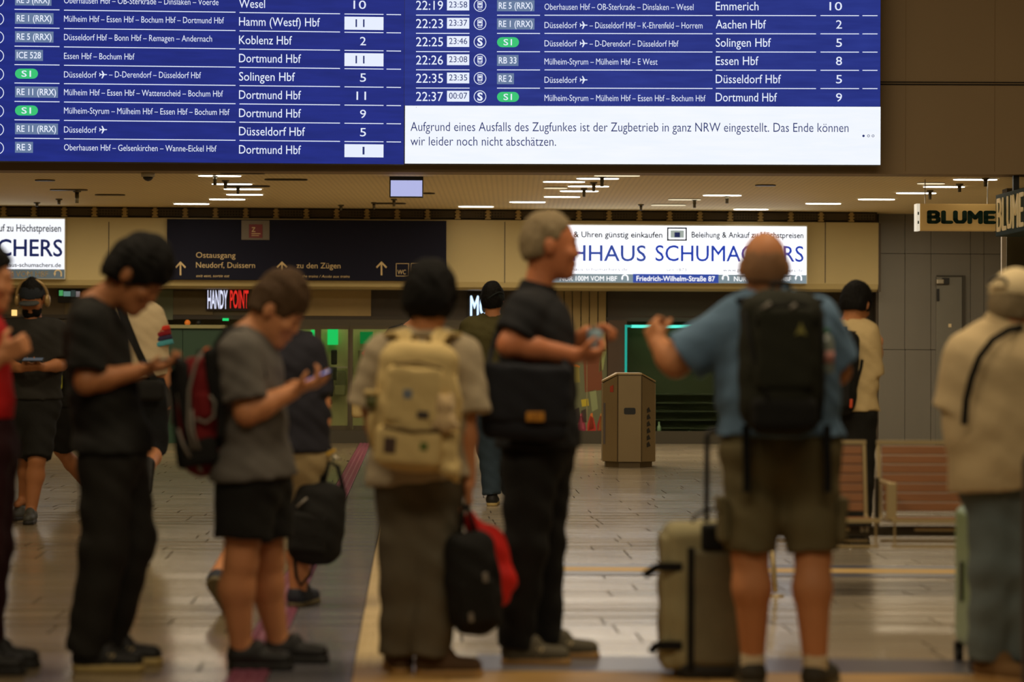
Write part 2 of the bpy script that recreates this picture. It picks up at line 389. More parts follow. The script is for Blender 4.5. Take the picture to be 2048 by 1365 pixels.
# glazed entrance: frames, leaves of glass, sills
GL = mat('door_glass', (.85, .9, .82), .04, trans=1.0, spec=.5); GL.node_tree.nodes['Principled BSDF'].inputs['IOR'].default_value = 1.06
FRM = mat('door_frame', srgb(84, 74, 54), .4, metal=.3)
for n_, (a, c) in enumerate(((590, 630), (642, 696), (706, 780), (790, 850), (862, 930))):
    fr = bay('door_%d' % (n_+2), a-8, 652, a, 888, -.38, -.30, FRM)
    bay('door_frame', c, 652, c+4, 888, -.38, -.30, FRM, fr); bay('door_frame', a, 652, c, 659, -.38, -.30, FRM, fr)
    bay('door_sill', a, 852, c, 888, -.38, -.32, FRM, fr); bay('glass_pane', a, 659, c, 852, -.35, -.34, GL, fr)
# interior behind the glazed entrance: lit pale lobby wall and green emergency lamps
bay('wall_lobby', 560, 655, 940, 888, -1.5, -1.4, mat('lobby_wall', srgb(190, 185, 130), .7, noise=.3, nscale=1.6))
area('lobby_lamp', FAC.w(FAC.uz(700, 700)[0], 2.0, -.9), FAC.w(FAC.uz(700, 700)[0], .6, -1.4), 1.6, .3, 3.2, (.9, .95, .55))
lob = empty('goods_rack', FAC.at(670, 760, -1.2), 'dark shop goods hanging in the lit lobby behind the glass entrance', 'rack')
rg = random.Random(3)
for i, (x, y, w_, h_) in enumerate([(652, 735, 22, 26), (672, 742, 20, 30), (650, 760, 16, 34), (668, 770, 22, 22), (600, 664, 24, 26), (604, 700, 18, 60), (662, 700, 12, 30), (716, 700, 26, 60), (650, 800, 14, 10), (760, 700, 18, 70), (826, 690, 12, 90)]):
    bay('silhouette_block', x, y, x+w_, y+h_, -1.25, -1.12, mat('goods%d' % (i % 4), srgb(*[(52, 56, 34), (96, 98, 62), (38, 40, 28), (130, 128, 84)][i % 4]), .7), lob, None, bevel=.02)  # made-up dark blocks imitating silhouettes in the lit lobby
for x_ in (592, 645, 698, 770, 838): bay('rack_post', x_, 690, x_+3, 889, -1.3, -1.26, STEEL, lob, None)
bay('rail', 590, 734, 700, 736, -1.3, -1.26, STEEL, lob, None)
GRN = glow('green_light', (.02, .75, .16), .8)
def glowbox(name, x0, y0, x1, y1, o0, o1, m, label, cat='lamp', grp=None): return tag(bay(name, x0, y0, x1, y1, o0, o1, m, None, None, bevel=.004), label, cat, grp)
glowbox('green_lamp', 655, 658, 676, 690, -1.36, -1.3, GRN, 'green glowing lamp behind the glass door right of the grey-shirted man')
glowbox('green_lamp', 622, 660, 629, 685, -1.36, -1.3, GRN, 'thin green light strip behind the glass beside the navy-shirted walker')
glowbox('green_lamp', 720, 664, 746, 688, -1.36, -1.3, glow('green_dim', (.01, .3, .06), .5), 'dim green light behind glass left of the cream backpack')
glowbox('exit_lamp', 445, 637, 457, 642, -.38, -.34, glow('green_dot', (.02, .8, .2), .9), 'tiny green light on the dark shop header under the phone shop sign')
glowbox('shop_lamp', 23, 620, 33, 632, -.38, -.33, glow('warm_dot', (1, .62, .2), 1.2), 'small warm yellow light left of the headphone man')
# left: dark green counter
cn = empty('shop_counter', FAC.w(FAC.uz(370, 888)[0], 0, -.1), 'dark green shop counter with pale top edge behind the red backpack', 'counter')
GC = mat('counter_green', srgb(28, 62, 40), .5)
bay('front_panel', 290, 656, 365, 888, -.3, .05, GC, cn); bay('front_panel', 366, 656, 446, 888, -.3, .05, GC, cn); bay('counter_top', 286, 650, 450, 657, -.32, .1, mat('counter_top', srgb(150, 145, 100), .4), cn)
bay('panel', -60, 640, 240, 862, -.4, -.3, mat('front_left', srgb(66, 58, 40), .5, noise=.1, nscale=2), bh, None)
for i in range(4): bay('panel', 40+i*60, 646, 94+i*60, 860, -.3, -.27, mat('front_left2', srgb(78, 68, 46), .45, noise=.1, nscale=2), bh, None)
def blob(pl, x, y, r, off, name, m, label, cat, sq=1.0, seg=12):
    c = pl.at(x, y, off); s = r*(c-CAMP).length/FPX; b = MB()
    rings = [(math.sin(math.pi*k/8), -math.cos(math.pi*k/8)) for k in range(9)]
    b.tube([c+Vector((0, 0, s*z*sq)) for _, z in rings], [max(.001, s*q) for q, _ in rings], seg); return tag(b.build(name, m), label, cat)
blob(FAC, 375, 646, 6, -.1, 'orange_ball', mat('orange', srgb(225, 110, 30), .5, emit=(.8, .25, .03), es=.25), 'small orange round thing on the dark green counter', 'ornament')
blob(FAC, 397, 646, 5, -.1, 'counter_knob', BLACK, 'small black object on the counter beside the orange ball', 'ornament')
# TV screen over the left shop
tv = empty('shop_screen', FAC.at(140, 592, -.3), 'small shop television above the black T-shirt man showing green and white shapes', 'screen')
bay('housing', 116, 578, 162, 606, -.38, -.33, BLACK, tv); 
for i, (a, c, cc) in enumerate(((118, 126, (.1, .5, .15)), (127, 141, (.18, .35, .3)), (142, 151, (.05, .07, .06)), (152, 160, (.3, .25, .25)))): bay('picture_field', a, 581+i % 2*2, c, 592+i, -.33, -.328, glow('tv%d' % i, cc, .6), tv)
# right part: beige curtains, ad window, brown post, neon framed window
CUR = mat('curtain', srgb(150, 128, 84), .8)
cu = empty('curtain', FAC.at(1170, 690, -.35), 'beige pleated curtain in the shop window right of the tall man', 'curtain')
for k in range(6): bay('pleat', 1112+k*17, 580, 1127+k*17, 700, -.36, -.30-.02*(k % 2), CUR, cu)
tag(bay('window_1', 1105, 700, 1216, 888, -.44, -.40, mat('window_back', srgb(92, 84, 54), .6)), kind='structure')
ad = empty('advert_board', FAC.at(1160, 800, -.3), 'colourful advertising board with drinks and fruit in the shop window left of the bin', 'poster')
bay('board', 1132, 705, 1214, 884, -.40, -.36, mat('ad_base', srgb(105, 108, 76), .5), ad)
def adp(pts, c): obj('printed_shape', poly(FAC, pts, -.36, -.357, MB()).mesh('p'), mat('ad%02d%02d%02d' % tuple(q//4 for q in c), srgb(*c), .5), ad)
adp([(1166, 705), (1202, 705), (1206, 780), (1170, 785)], (120, 62, 28)); adp([(1140, 735), (1158, 733), (1160, 765), (1141, 767)], (140, 130, 60))
adp([(1142, 731), (1150, 728), (1160, 733), (1158, 737)], (220, 130, 30))
adp([(1200, 655), (1208, 650), (1213, 700), (1206, 740), (1198, 745)], (150, 160, 100))
for i in range(4):
    cx = 1143+i*20; adp([(cx-8, 880), (cx-9, 852), (cx-3, 832), (cx+4, 836), (cx+9, 856), (cx+8, 880)], [(170, 50, 40), (150, 40, 70), (190, 50, 40), (160, 30, 30)][i])
    adp([(cx-6, 862), (cx-2, 828), (cx+2, 826), (cx+5, 858)], [(170, 130, 70), (200, 90, 110), (215, 120, 50), (190, 130, 60)][i])
adp([(1162, 800), (1176, 798), (1178, 812), (1164, 814)], (190, 170, 40)); adp([(1179, 782), (1192, 780), (1196, 818), (1184, 824)], (140, 150, 105))
adp([(1144, 822), (1158, 815), (1162, 845), (1148, 848)], (50, 40, 36)); adp([(1162, 822), (1172, 818), (1174, 845), (1164, 846)], (58, 44, 36))
adp([(1173, 700), (1174.5, 700), (1174.5, 880), (1173, 880)], (150, 140, 100))
bay('trim_16', 1216, 641, 1254, 888, -.42, -.30, mat('post_brown', srgb(70, 52, 36), .6))
TEAL = glow('neon_teal', (.10, .80, .62), 1.25); TEALD = glow('neon_teal_side', (.02, .42, .32), .8)
ne = empty('neon_light', FAC.at(1400, 652, -.2), 'turquoise neon light outlining the dark shop window behind the bin', 'neon light')
bay('tube_top', 1262, 650.5, 1440, 656.5, -.30, -.27, TEAL, ne, bevel=.008); bay('tube_side', 1250, 650, 1254.5, 880, -.30, -.27, TEALD, ne, bevel=.006); bay('tube_corner', 1251, 650.5, 1264, 655, -.30, -.27, TEALD, ne)
wn = tag(bay('window_2', 1254, 656, 1450, 888, -1.2, -1.1, mat('shop_inside', srgb(62, 72, 44), .7, noise=.35, nscale=1.2)), kind='structure')
bay('glass_pane', 1256, 657, 1446, 868, -.36, -.35, GL, wn)
for q in range(5): bay('shelf', 1262, 788+q*17, 1440, 791+q*17, -1.1, -.9, mat('shelf_green', srgb(52, 62, 40), .7), wn)
area('shop_lamp_inner', FAC.w(FAC.uz(1350, 700)[0], 1.7, -.7), FAC.w(FAC.uz(1350, 760)[0], .5, -1.1), 1.0, .2, 1.2, (.55, .95, .5))
for i, x in enumerate((1318, 1338, 1362, 1378, 1402, 1430)):
    h_ = (34, 12, 8, 16, 6, 12)[i]; b = MB(); c = FAC.at(x, 878-h_, -.25); c2 = FAC.at(x, 876, -.25); b.tube([c2, c2.lerp(c, .7), c2.lerp(c, .8), c], [.028, .028, .012, .012], 10)
    tag(b.build('display_bottle', mat('bottle_green', srgb(110, 140, 104), .25)), ('tallest pale green bottle on the window sill right of the bin', 'second short green bottle on the shop window sill', 'third low green bottle on the shop window sill', 'middle green bottle on the window sill behind the suitcase handle', 'fifth and lowest green bottle on the shop window sill', 'rightmost green bottle on the shop window sill by the blue shirt')[i], 'bottle', 'bottles on the shop window sill')
bay('trim_17', 1446, 780, 1452, 888, -.34, -.28, mat('post_pale', srgb(160, 150, 110), .4))
bay('panel', 1500, 645, 1752, 866, -.40, -.3, mat('front_right', srgb(58, 52, 38), .5, noise=.1), bh, None)
# signs under the fascia
sg = empty('phone_shop_sign', FAC.at(455, 600, -.3), 'lit phone shop sign with white HANDY and red POINT letters', 'sign')
bay('sign_box', 412, 579, 500, 622, -.42, -.34, mat('sign_dark', srgb(40, 20, 18), .5), sg)
lettering(FAC, 'HANDY', 415, 455, 617, 35, glow('letters_white', (.72, .74, .95), 1.1), sg, -.335, .02)
lettering(FAC, 'POINT', 460, 497, 616, 34, glow('letters_red', (.8, .03, .02), .9), sg, -.335, .02)
sg = empty('shop_letters', FAC.at(955, 612, -.3), 'blue-white glowing shop letters beside the dark-haired olive sweater person', 'sign')
bay('sign_box', 936, 588, 985, 636, -.42, -.36, BLACK, sg); lettering(FAC, 'MO', 941, 978, 633, 40, glow('letters_blue', (.55, .75, 1.0), 1.6), sg, -.35, .03)

# ---- direction sign on the fascia
SB = mat('sign_blue', srgb(24, 25, 42), .7, spec=.15); SW = mat('sign_letters', srgb(215, 190, 140), .6)
ds = empty('direction_sign', FAC.at(614, 500, FP), 'long dark blue station direction sign with arrows on the beige fascia', 'sign')
rect(FAC, 334, 440, 893, 561, FP, FP+.09, SB, ds, 'sign_panel', bevel=.004)
O = FP+.092
def arrow(x):
    b = MB(); poly(FAC, [(x-1.6, 527), (x+1.6, 527), (x+1.6, 551), (x-1.6, 551)], O, O+.004, b)
    poly(FAC, [(x-11, 534), (x, 523), (x, 527.5), (x-9, 537)], O, O+.004, b); poly(FAC, [(x+11, 534), (x, 523), (x, 527.5), (x+9, 537)], O, O+.004, b)
    b.build('arrow_symbol', SW, ds)
for x in (361, 564, 763): arrow(x)
lettering(FAC, 'Ostausgang', 392, 471, 516, 11, SW, ds, O); lettering(FAC, 'Neudorf, Duissern', 392, 510, 536, 11, SW, ds, O)
lettering(FAC, 'exit east, sortie est', 392, 458, 554.5, 5, SW, ds, O, shear=.25); lettering(FAC, 'zu den Zügen', 593, 681, 537, 11, SW, ds, O)
lettering(FAC, 'to the trains / Accès aux trains', 593, 699, 555.5, 5, SW, ds, O, shear=.25)
for i, x in enumerate((792, 822, 852)):
    b = MB()
    for a in ((x, 527, x+26, 528), (x, 552, x+26, 553), (x, 527, x+1, 553), (x+25, 527, x+26, 553)): rect(FAC, *a, O, O+.003, mb=b)
    b.build('pictogram_frame', SW, ds)
lettering(FAC, 'WC', 795, 812, 549, 9, SW, ds, O)
b = MB(); disc(FAC, 829, 543, 4, O, O+.003, b, 14, 2.8); disc(FAC, 840, 543, 4, O, O+.003, b, 14, 2.8); poly(FAC, [(828, 542), (833, 535), (839, 536), (840, 542), (838, 542), (837, 538), (834, 538), (830, 543)], O, O+.003, b); b.build('pictogram', SW, ds)
b = MB(); disc(FAC, 859, 533, 3.2, O, O+.003, b, 12); poly(FAC, [(857, 535), (861, 535), (863, 548), (859, 549)], O, O+.003, b); b.build('pictogram', SW, ds)
mm = empty('museum_plate', FAC.at(511, 461, O), 'small grey plate with a dark red emblem above the direction sign text', 'sign')
rect(FAC, 483, 441, 539, 480, O, O+.012, mat('plate_grey', srgb(110, 100, 84), .5), mm, 'plate'); rect(FAC, 498, 449, 525, 476, O+.012, O+.018, mat('plate_red', srgb(112, 28, 30), .5), mm, 'emblem')
lettering(FAC, 'Z', 503, 511, 464, 9, SW, mm, O+.02, .02); rect(FAC, 503, 467, 521, 468.4, O+.018, O+.02, SW, mm, 'emblem_line'); rect(FAC, 503, 471, 518, 472, O+.018, O+.02, SW, mm, 'emblem_line')

# ---- pawn shop light boxes
LB = glow('lightbox', (.93, .95, 1.0), 1.6); LBL = glow('lightbox_left', (.93, .95, 1.0), 1.05); LBF = mat('lightbox_frame', srgb(200, 195, 175), .4, metal=.3)
DB = mat('ad_navy', srgb(26, 44, 110), .5, emit=srgb(26, 44, 110), es=.4); MB_ = mat('ad_blue', srgb(36, 70, 165), .5, emit=srgb(30, 62, 160), es=.7)
GB = mat('ad_greyblue', srgb(100, 118, 130), .5, emit=srgb(110, 130, 145), es=.8); AWH = glow('ad_white', (.95, .95, .95), 1.2)
GT = mat('ad_greytext', srgb(110, 120, 160), .5); GTD = mat('ad_darktext', srgb(30, 38, 66), .5)
def uturn(cx, cy, s, m, par, o):
    b = MB(); n = 10; pts = []
    for k in range(n):
        t0 = math.pi*k/n; t1 = math.pi*(k+1)/n; pt = lambda r, t: (cx+math.cos(t)*r, cy-math.sin(t)*r)
        poly(FAC, [pt(s*.62, t0), pt(s, t0), pt(s, t1), pt(s*.62, t1)], o, o+.004, b)
    poly(FAC, [(cx+s*.62, cy), (cx+s, cy), (cx+s, cy+s*.8), (cx+s*.62, cy+s*.8)], o, o+.004, b)
    poly(FAC, [(cx-s*1.15, cy), (cx-s*.45, cy), (cx-s*.8, cy+s*.75)], o, o+.004, b); b.build('turn_arrow', m, par)
def pawn(x0, x1, y0, y1, label, lb=None):
    e = empty('light_box_sign', FAC.at((x0+x1)/2, 500, FP), label, 'sign')
    rect(FAC, x0-2, y0-3, x1+2, y1+3, FP, FP+.10, LBF, e, 'frame', bevel=.004); rect(FAC, x0, y0, x1, y1, FP+.10, FP+.11, lb or LB, e, 'light_panel')
    return e
L0 = FP+.112
e = pawn(1072, 1613, 452, 564, 'long glowing white pawnshop light box with blue letters right of the tall man')
rect(FAC, 1072, 549, 1613, 566, FP+.11, FP+.1105, GB, e, 'bottom_band'); rect(FAC, 1266, 548.5, 1437, 566, FP+.1105, FP+.1115, MB_, e, 'address_band')
lettering(FAC, 'Schmuck & Uhren günstig einkaufen', 1082, 1325, 475, 11.5, GTD, e, L0, .024); lettering(FAC, 'Beleihung & Ankauf zu Höchstpreisen', 1383, 1607, 476, 11.5, GTD, e, L0, .024)
lettering(FAC, 'LEIHHAUS', 1086, 1292, 522, 31, MB_, e, L0, .010); lettering(FAC, 'SCHUMACHERS', 1311, 1607, 523, 31, MB_, e, L0, .010)
lettering(FAC, 'www.pfandhaus-schumachers.de', 1082, 1256, 542, 6.5, GT, e, L0); lettering(FAC, 'seit 1873', 1333, 1373, 543, 6.5, GT, e, L0); lettering(FAC, 'www.pfandhaus-schumachers.de', 1446, 1606, 544, 6.5, GTD, e, L0)
lettering(FAC, 'NUR 100M VOM HBF', 1120, 1234, 562, 9.5, AWH, e, L0, .01); lettering(FAC, 'Friedrich-Wilhelm-Straße 87', 1273, 1430, 562.5, 10, AWH, e, L0, .01); lettering(FAC, 'NUR 100M VOM HBF', 1468, 1582, 563, 9.5, AWH, e, L0, .01)
for x in (1250, 1451, 1597): uturn(x, 556, 7, AWH, e, L0)
b = MB()
for a in ((1334, 455, 1374, 458), (1334, 479, 1374, 482), (1334, 455, 1337, 482), (1371, 455, 1374, 482)): rect(FAC, *a, FP+.11, L0, mb=b)
b.build('logo_frame', GTD, e); rect(FAC, 1341, 461, 1368, 476, FP+.11, L0, mat('ad_grey2', srgb(150, 165, 165), .5, emit=srgb(150, 165, 165), es=.8), e, 'logo_field'); rect(FAC, 1349, 465, 1360, 475, L0, L0+.002, DB, e, 'logo_square')
e = pawn(-300, 129, 437, 555, 'glowing white pawnshop light box cut by the left edge, blue letters', LBL)
rect(FAC, -300, 538, 129, 556, FP+.11, FP+.1105, mat('ad_greydark', srgb(78, 92, 100), .5, emit=srgb(78, 92, 100), es=.5), e, 'bottom_band')
lettering(FAC, 'Beleihung & Ankauf zu Höchstpreisen', -112, 122, 463, 14, GTD, e, L0, .012); lettering(FAC, 'SCHUMACHERS', -185, 124, 512, 33, DB, e, L0, .014)
lettering(FAC, 'www.pfandhaus-schumachers.de', -50, 122, 534, 8, GTD, e, L0, .012); lettering(FAC, 'NUR 100M VOM HBF', -42, 96, 553.5, 10.5, WHITE_PR, e, L0, .01); uturn(116, 547, 8, WHITE_PR, e, L0)
# light leaking on to the fascia comes from the boxes themselves

# ---- ceiling luminaires (recessed slots)
SLOT = glow('slot_light', (1.0, .93, .78), 5.0); SLOTD = glow('slot_dim', (1.0, .85, .55), .9); RIM = mat('slot_rim', srgb(90, 76, 50), .5)
def slot(x0, x1, y, m, label, grp='recessed ceiling slot lamps'):
    a = PZ(x0, y, ZC-.012); c = PZ(x1, y, ZC-.012); Y = (a.y+c.y)/2; a.y = c.y = Y; wd = .13
    e = empty('ceiling_slot_lamp', Vector(((a.x+c.x)/2, Y, ZC)), label, 'lamp', grp)
    def ob(w_, ext, z0, z1, nm, mm):
        b = MB(); n = 6; pts = []
        for k in range(n+1): t = -math.pi/2+math.pi*k/n; pts.append((c.x-w_+ext+math.cos(t)*w_, Y+math.sin(t)*w_, z0))
        for k in range(n+1): t = math.pi/2+math.pi*k/n; pts.append((a.x+w_-ext+math.cos(t)*w_, Y+math.sin(t)*w_, z0))
        b.prism(pts, (0, 0, z1-z0)); b.build(nm, mm, e)
    ob(wd/2+.015, .0, ZC-.008, ZC, 'rim', RIM); ob(wd/2, 0, ZC-.014, ZC-.008, 'diffuser', m)
S1 = 'bright recessed ceiling slot lamp, '
for x0, x1, y, d, lb in [(397, 482, 352.6, 1, 'nearest the display in the left cluster'), (424, 504, 369, 1, 'second row of the left cluster'), (448, 523, 379, 1, 'third row of the left cluster'), (453, 525.5, 390, 1, 'fourth row of the left cluster'), (419, 490, 399.5, 1, 'fifth row of the left cluster'), (348, 418, 408.5, 1, 'leftmost and lowest, above the direction sign'),
        (1188, 1280, 352.3, 0, 'thin one nearest the display in the middle cluster'), (1153, 1238, 358, 1, 'second row of the middle cluster'), (1086, 1170, 364.5, 1, 'third row of the middle cluster'), (1136, 1218, 373.5, 1, 'fourth row of the middle cluster'), (1088, 1135, 377, 0, 'short dim one in the middle cluster'), (1120, 1197, 383, 1, 'fifth row of the middle cluster'), (1088, 1160, 394.5, 1, 'lowest row of the middle cluster'),
        (1019, 1091, 405, 1, 'just above the tall grey-haired man'), (917, 987, 414, 1, 'right of the hanging monitor over the vent band'), (1406, 1483, 391.5, 1, 'alone above the pawnshop sign logo'), (1467, 1537, 419.5, 1, 'directly over the pawnshop sign, touching the vent band'), (1611, 1682, 408, 1, 'over the right end of the pawnshop sign'), (1716, 1790, 399.5, 1, 'over the end of the fascia'), (1336, 1402, 400, 0, 'dim one left of the lone lamp'),
        (1906, 1995, 360, 1, 'rightmost, nearest the display'), (1846, 1930, 374.5, 1, 'over the florist sign letters'), (1834, 1890, 368, 0, 'dim one above the florist sign'), (1792, 1873, 387, 1, 'over the left end of the florist sign'), (1302, 1372, 411, 0, 'faint one over the pawnshop sign')]:
    slot(x0, x1, y, SLOT if d else SLOTD, (S1 if d else 'faint recessed ceiling slot lamp, ')+lb)
for x0, x1, y, lb in [(440, 530, 347.6, 'nearest the display left'), (529, 615, 360.5, 'right of the left lamp cluster'), (449, 540, 373.6, 'between two lit lamps'), (100, 175, 381, 'above the left light box'), (70, 110, 362, 'far left near the display'), (190, 250, 391, 'left over the vent band'), (846, 870, 388, 'right of the monitor'), (745, 812, 408, 'under the monitor'), (1510, 1552, 372, 'right of the middle')]:
    slot(x0, x1, y, mat('slot_off', srgb(70, 58, 38), .4), 'unlit dark ceiling slot, '+lb, 'unlit ceiling slots')
# hanging spot cylinders
SP = mat('spot_metal', srgb(90, 82, 62), .35, metal=.7)
for i, (x, y0_, y1_, rr, lb) in enumerate([(430, 350, 370, 4, 'leftmost of the three by the left lamp cluster'), (451, 361, 377.5, 3.7, 'middle of the three by the left lamp cluster'), (476, 372, 388.5, 3.4, 'lowest of the three by the left lamp cluster'), (1204, 353, 373, 4, 'highest of the middle cluster'), (1187.5, 365, 383, 3.7, 'second of the middle cluster'), (1168, 377, 394, 3.4, 'lowest of the middle cluster'), (1454, 390, 407, 3.6, 'below the lone lamp over the pawnshop sign'), (1389, 398, 416, 3.4, 'left of the lone lamp'), (1282, 409, 421, 3, 'over the left part of the pawnshop sign'), (788, 398, 413, 3.2, 'under the hanging monitor'), (748, 405, 419, 3, 'left of the hanging monitor'), (682, 410, 421, 3, 'over the direction sign'), (154, 382, 406, 4, 'above the left light box'), (118, 398, 409, 3.4, 'second above the left light box'), (74, 405, 413, 3.2, 'far left over the vent band'), (1971, 356, 373, 4, 'rightmost, over the lamp'), (1919, 368, 384, 3.7, 'middle of the right three'), (1860, 381, 399, 3.4, 'over the florist sign end')]):
    c = PZ(x, y0_, ZC); s = (c-CAMP).length/FPX
    e = empty('ceiling_spotlight', c, 'small dark cylindrical spotlight under the ceiling, '+lb, 'lamp', 'ceiling spotlights')
    h_ = (y1_-y0_)*s
    MB().tube([c, c-Vector((0, 0, .012)), c-Vector((0, 0, .02))], [rr*2*s, rr*2*s, rr*s*1.2], 14).build('mount_plate', SP, e)
    MB().tube([c-Vector((0, 0, .02)), c-Vector((0, 0, h_*.55)), c-Vector((0, 0, h_*.58)), c-Vector((0, 0, h_))], [rr*s, rr*s, rr*.85*s, rr*.85*s], 14).build('lamp_tube', SP, e)
# dome camera
c = PZ(296, 344, ZC); c.y -= .0; e = empty('dome_camera', c, 'small dome security camera under the ceiling at the left', 'camera')
b = MB().tube([c+Vector((0, 0, 0)), c-Vector((0, 0, .055))], [.075, .072], 20).build('housing', mat('cam_white', srgb(190, 178, 150), .4), e)
MB().tube([c-Vector((0, 0, .055)), c-Vector((0, 0, .075)), c-Vector((0, 0, .092)), c-Vector((0, 0, .1))], [.055, .05, .03, .008], 20).build('dome', BLACK, e)
# hanging monitor
MP = Pl(P(812, 370, 24.6), R(1)); e = empty('hanging_monitor', P(812, 352, 24.6), 'small pale lilac glowing monitor hanging from the passage ceiling', 'screen')
rect(MP, 779, 351, 846.5, 395, -.08, 0, BLACK, e, 'housing', bevel=.004); rect(MP, 781.5, 361, 844.5, 393, 0, .004, glow('monitor', (.45, .47, .78), 1.0), e, 'screen')
b = MB(); rect(MP, 797, 340, 802, 352, -.06, -.02, mb=b); rect(MP, 824, 340, 829, 352, -.06, -.02, mb=b); b.build('hanger', STEEL, e)

# ================================================================ DEPARTURE DISPLAY
WT = glow('led_white', (.80, .86, 1.0), 1.0); NV = glow('led_navy_text', srgb(38, 50, 110), 1.0); LGB = glow('led_badge', srgb(104, 124, 158), 1.0); LGN = glow('led_green', srgb(60, 196, 118), 1.0)
def ledblue(name, c0, c1):
    m = glow(name, c0, 1.0); nt = m.node_tree; b = nt.nodes['Principled BSDF']; tc = nt.nodes.new('ShaderNodeTexCoord'); mp = nt.nodes.new('ShaderNodeMapping'); mp.inputs['Scale'].default_value = (.8, 1, 6)
    n = nt.nodes.new('ShaderNodeTexNoise'); n.inputs['Scale'].default_value = 3; mx = nt.nodes.new('ShaderNodeMix'); mx.data_type = 'RGBA'; mx.inputs[6].default_value = (*c0, 1); mx.inputs[7].default_value = (*c1, 1)
    nt.links.new(tc.outputs['Object'], mp.inputs[0]); nt.links.new(mp.outputs[0], n.inputs[0]); nt.links.new(n.outputs[0], mx.inputs[0]); nt.links.new(mx.outputs[2], b.inputs['Emission Color']); return m
LB1 = ledblue('led_blue_left', srgb(28, 38, 108), srgb(38, 50, 142)); LB2 = ledblue('led_blue_right', srgb(32, 42, 116), srgb(46, 60, 146))
LWH = ledblue('led_white_field', (.84, .90, 1.0), (.95, .97, 1.0))
dd = empty('departure_display', P(810, 300, BY-.2), 'huge blue departure display board with white train listings over the passage', 'display board')
rect(BL, -160, -150, 810, 325.5, -.19, 0, BLACK, dd, 'housing', pxm=420); rect(BR, 810, -150, 1762, 329, -.19, -.002, BLACK, dd, 'housing', pxm=1285)
rect(BL, -160, -150, 809.6, 325.5, 0, .004, LB1, dd, 'screen_field', pxm=420); rect(BR, 810.2, -150, 1761.5, 212.2, -.002, .002, LB2, dd, 'screen_field', pxm=1285)
wp = rect(BR, 810.2, 212.6, 1761.2, 328.6, -.002, .003, LWH, dd, 'message_field', pxm=1285)
lettering(BR, 'Aufgrund eines Ausfalls des Zugfunkes ist der Zugbetrieb in ganz NRW eingestellt. Das Ende können', 821, 1697, 263.2, 18, NV, wp, .006, -.004, pxm=1260)
lettering(BR, 'wir leider noch nicht abschätzen.', 821, 1112, 291.5, 18, NV, wp, .006, -.004, pxm=960)
b = MB(); disc(BR, 1727, 272, 2.4, .003, .006, b, 14); disc(BR, 1737, 272, 2.6, .003, .006, b, 16, 1.7); disc(BR, 1746, 272, 2.6, .003, .006, b, 16, 1.7); b.build('page_dots', NV, wp)
def plane_sym(pl, x, y, off, par):
    b = MB(); f = lambda pts: poly(pl, [(x+a, y+c) for a, c in pts], off, off+.002, b)
    f([(-7, -1), (6, -1), (7.5, 0), (6, 1), (-7, 1)]); f([(2, -.5), (-2, -7.5), (-4, -7.5), (-1.5, -.5)]); f([(2, .5), (-2, 7.5), (-4, 7.5), (-1.5, .5)]); f([(-5, 0), (-7.5, -3.5), (-8.5, -3.5), (-7.5, 0)]); f([(-5, 0), (-7.5, 3.5), (-8.5, 3.5), (-7.5, 0)])
    b.build('airport_symbol', WT, par)
def badge(pl, x0, x1, yb, txt, par, off, pxm):
    if txt == 'S1':
        b = MB(); yc = yb-6; pts = []
        for k in range(9): t = -math.pi/2+math.pi*k/8; pts.append((x1-10+math.cos(t)*10, yc-math.sin(t)*10))
        for k in range(9): t = math.pi/2+math.pi*k/8; pts.append((x0+10+math.cos(t)*10, yc-math.sin(t)*10))
        poly(pl, pts, off-.003, off-.001, b).build('line_badge', LGN, par); lettering(pl, 'S1', x0+13, x1-14, yb, 12, WT, par, off, .008)
    else:
        rect(pl, x0, yb-17, x1, yb+5, off-.003, off-.001, LGB, par, 'line_badge'); lettering(pl, txt, x0+3.5, x1-4, yb, 12.5, WT, par, off, .01)
def icon(pl, cx, cy, kind, par, off):
    b = MB(); disc(pl, cx, cy, 12.4, off-.001, off+.001, b, 30, 11.0)
    if kind == 'train':
        for a in ((cx-5, cy-8, cx+5, cy-6.6), (cx-5, cy+3.6, cx+5, cy+5), (cx-5, cy-8, cx-3.6, cy+5), (cx+3.6, cy-8, cx+5, cy+5), (cx-3, cy-5, cx+3, cy-1), (cx-4, cy+7, cx+4, cy+8), (cx-3, cy+1, cx-1, cy+3), (cx+1, cy+1, cx+3, cy+3)): rect(pl, *a, off-.001, off+.001, mb=b)
    b.build('line_icon', WT, par)
    if kind == 'S': lettering(pl, 'S', cx-5.5, cx+5.5, cy+7.5, 15, WT, par, off, .035)
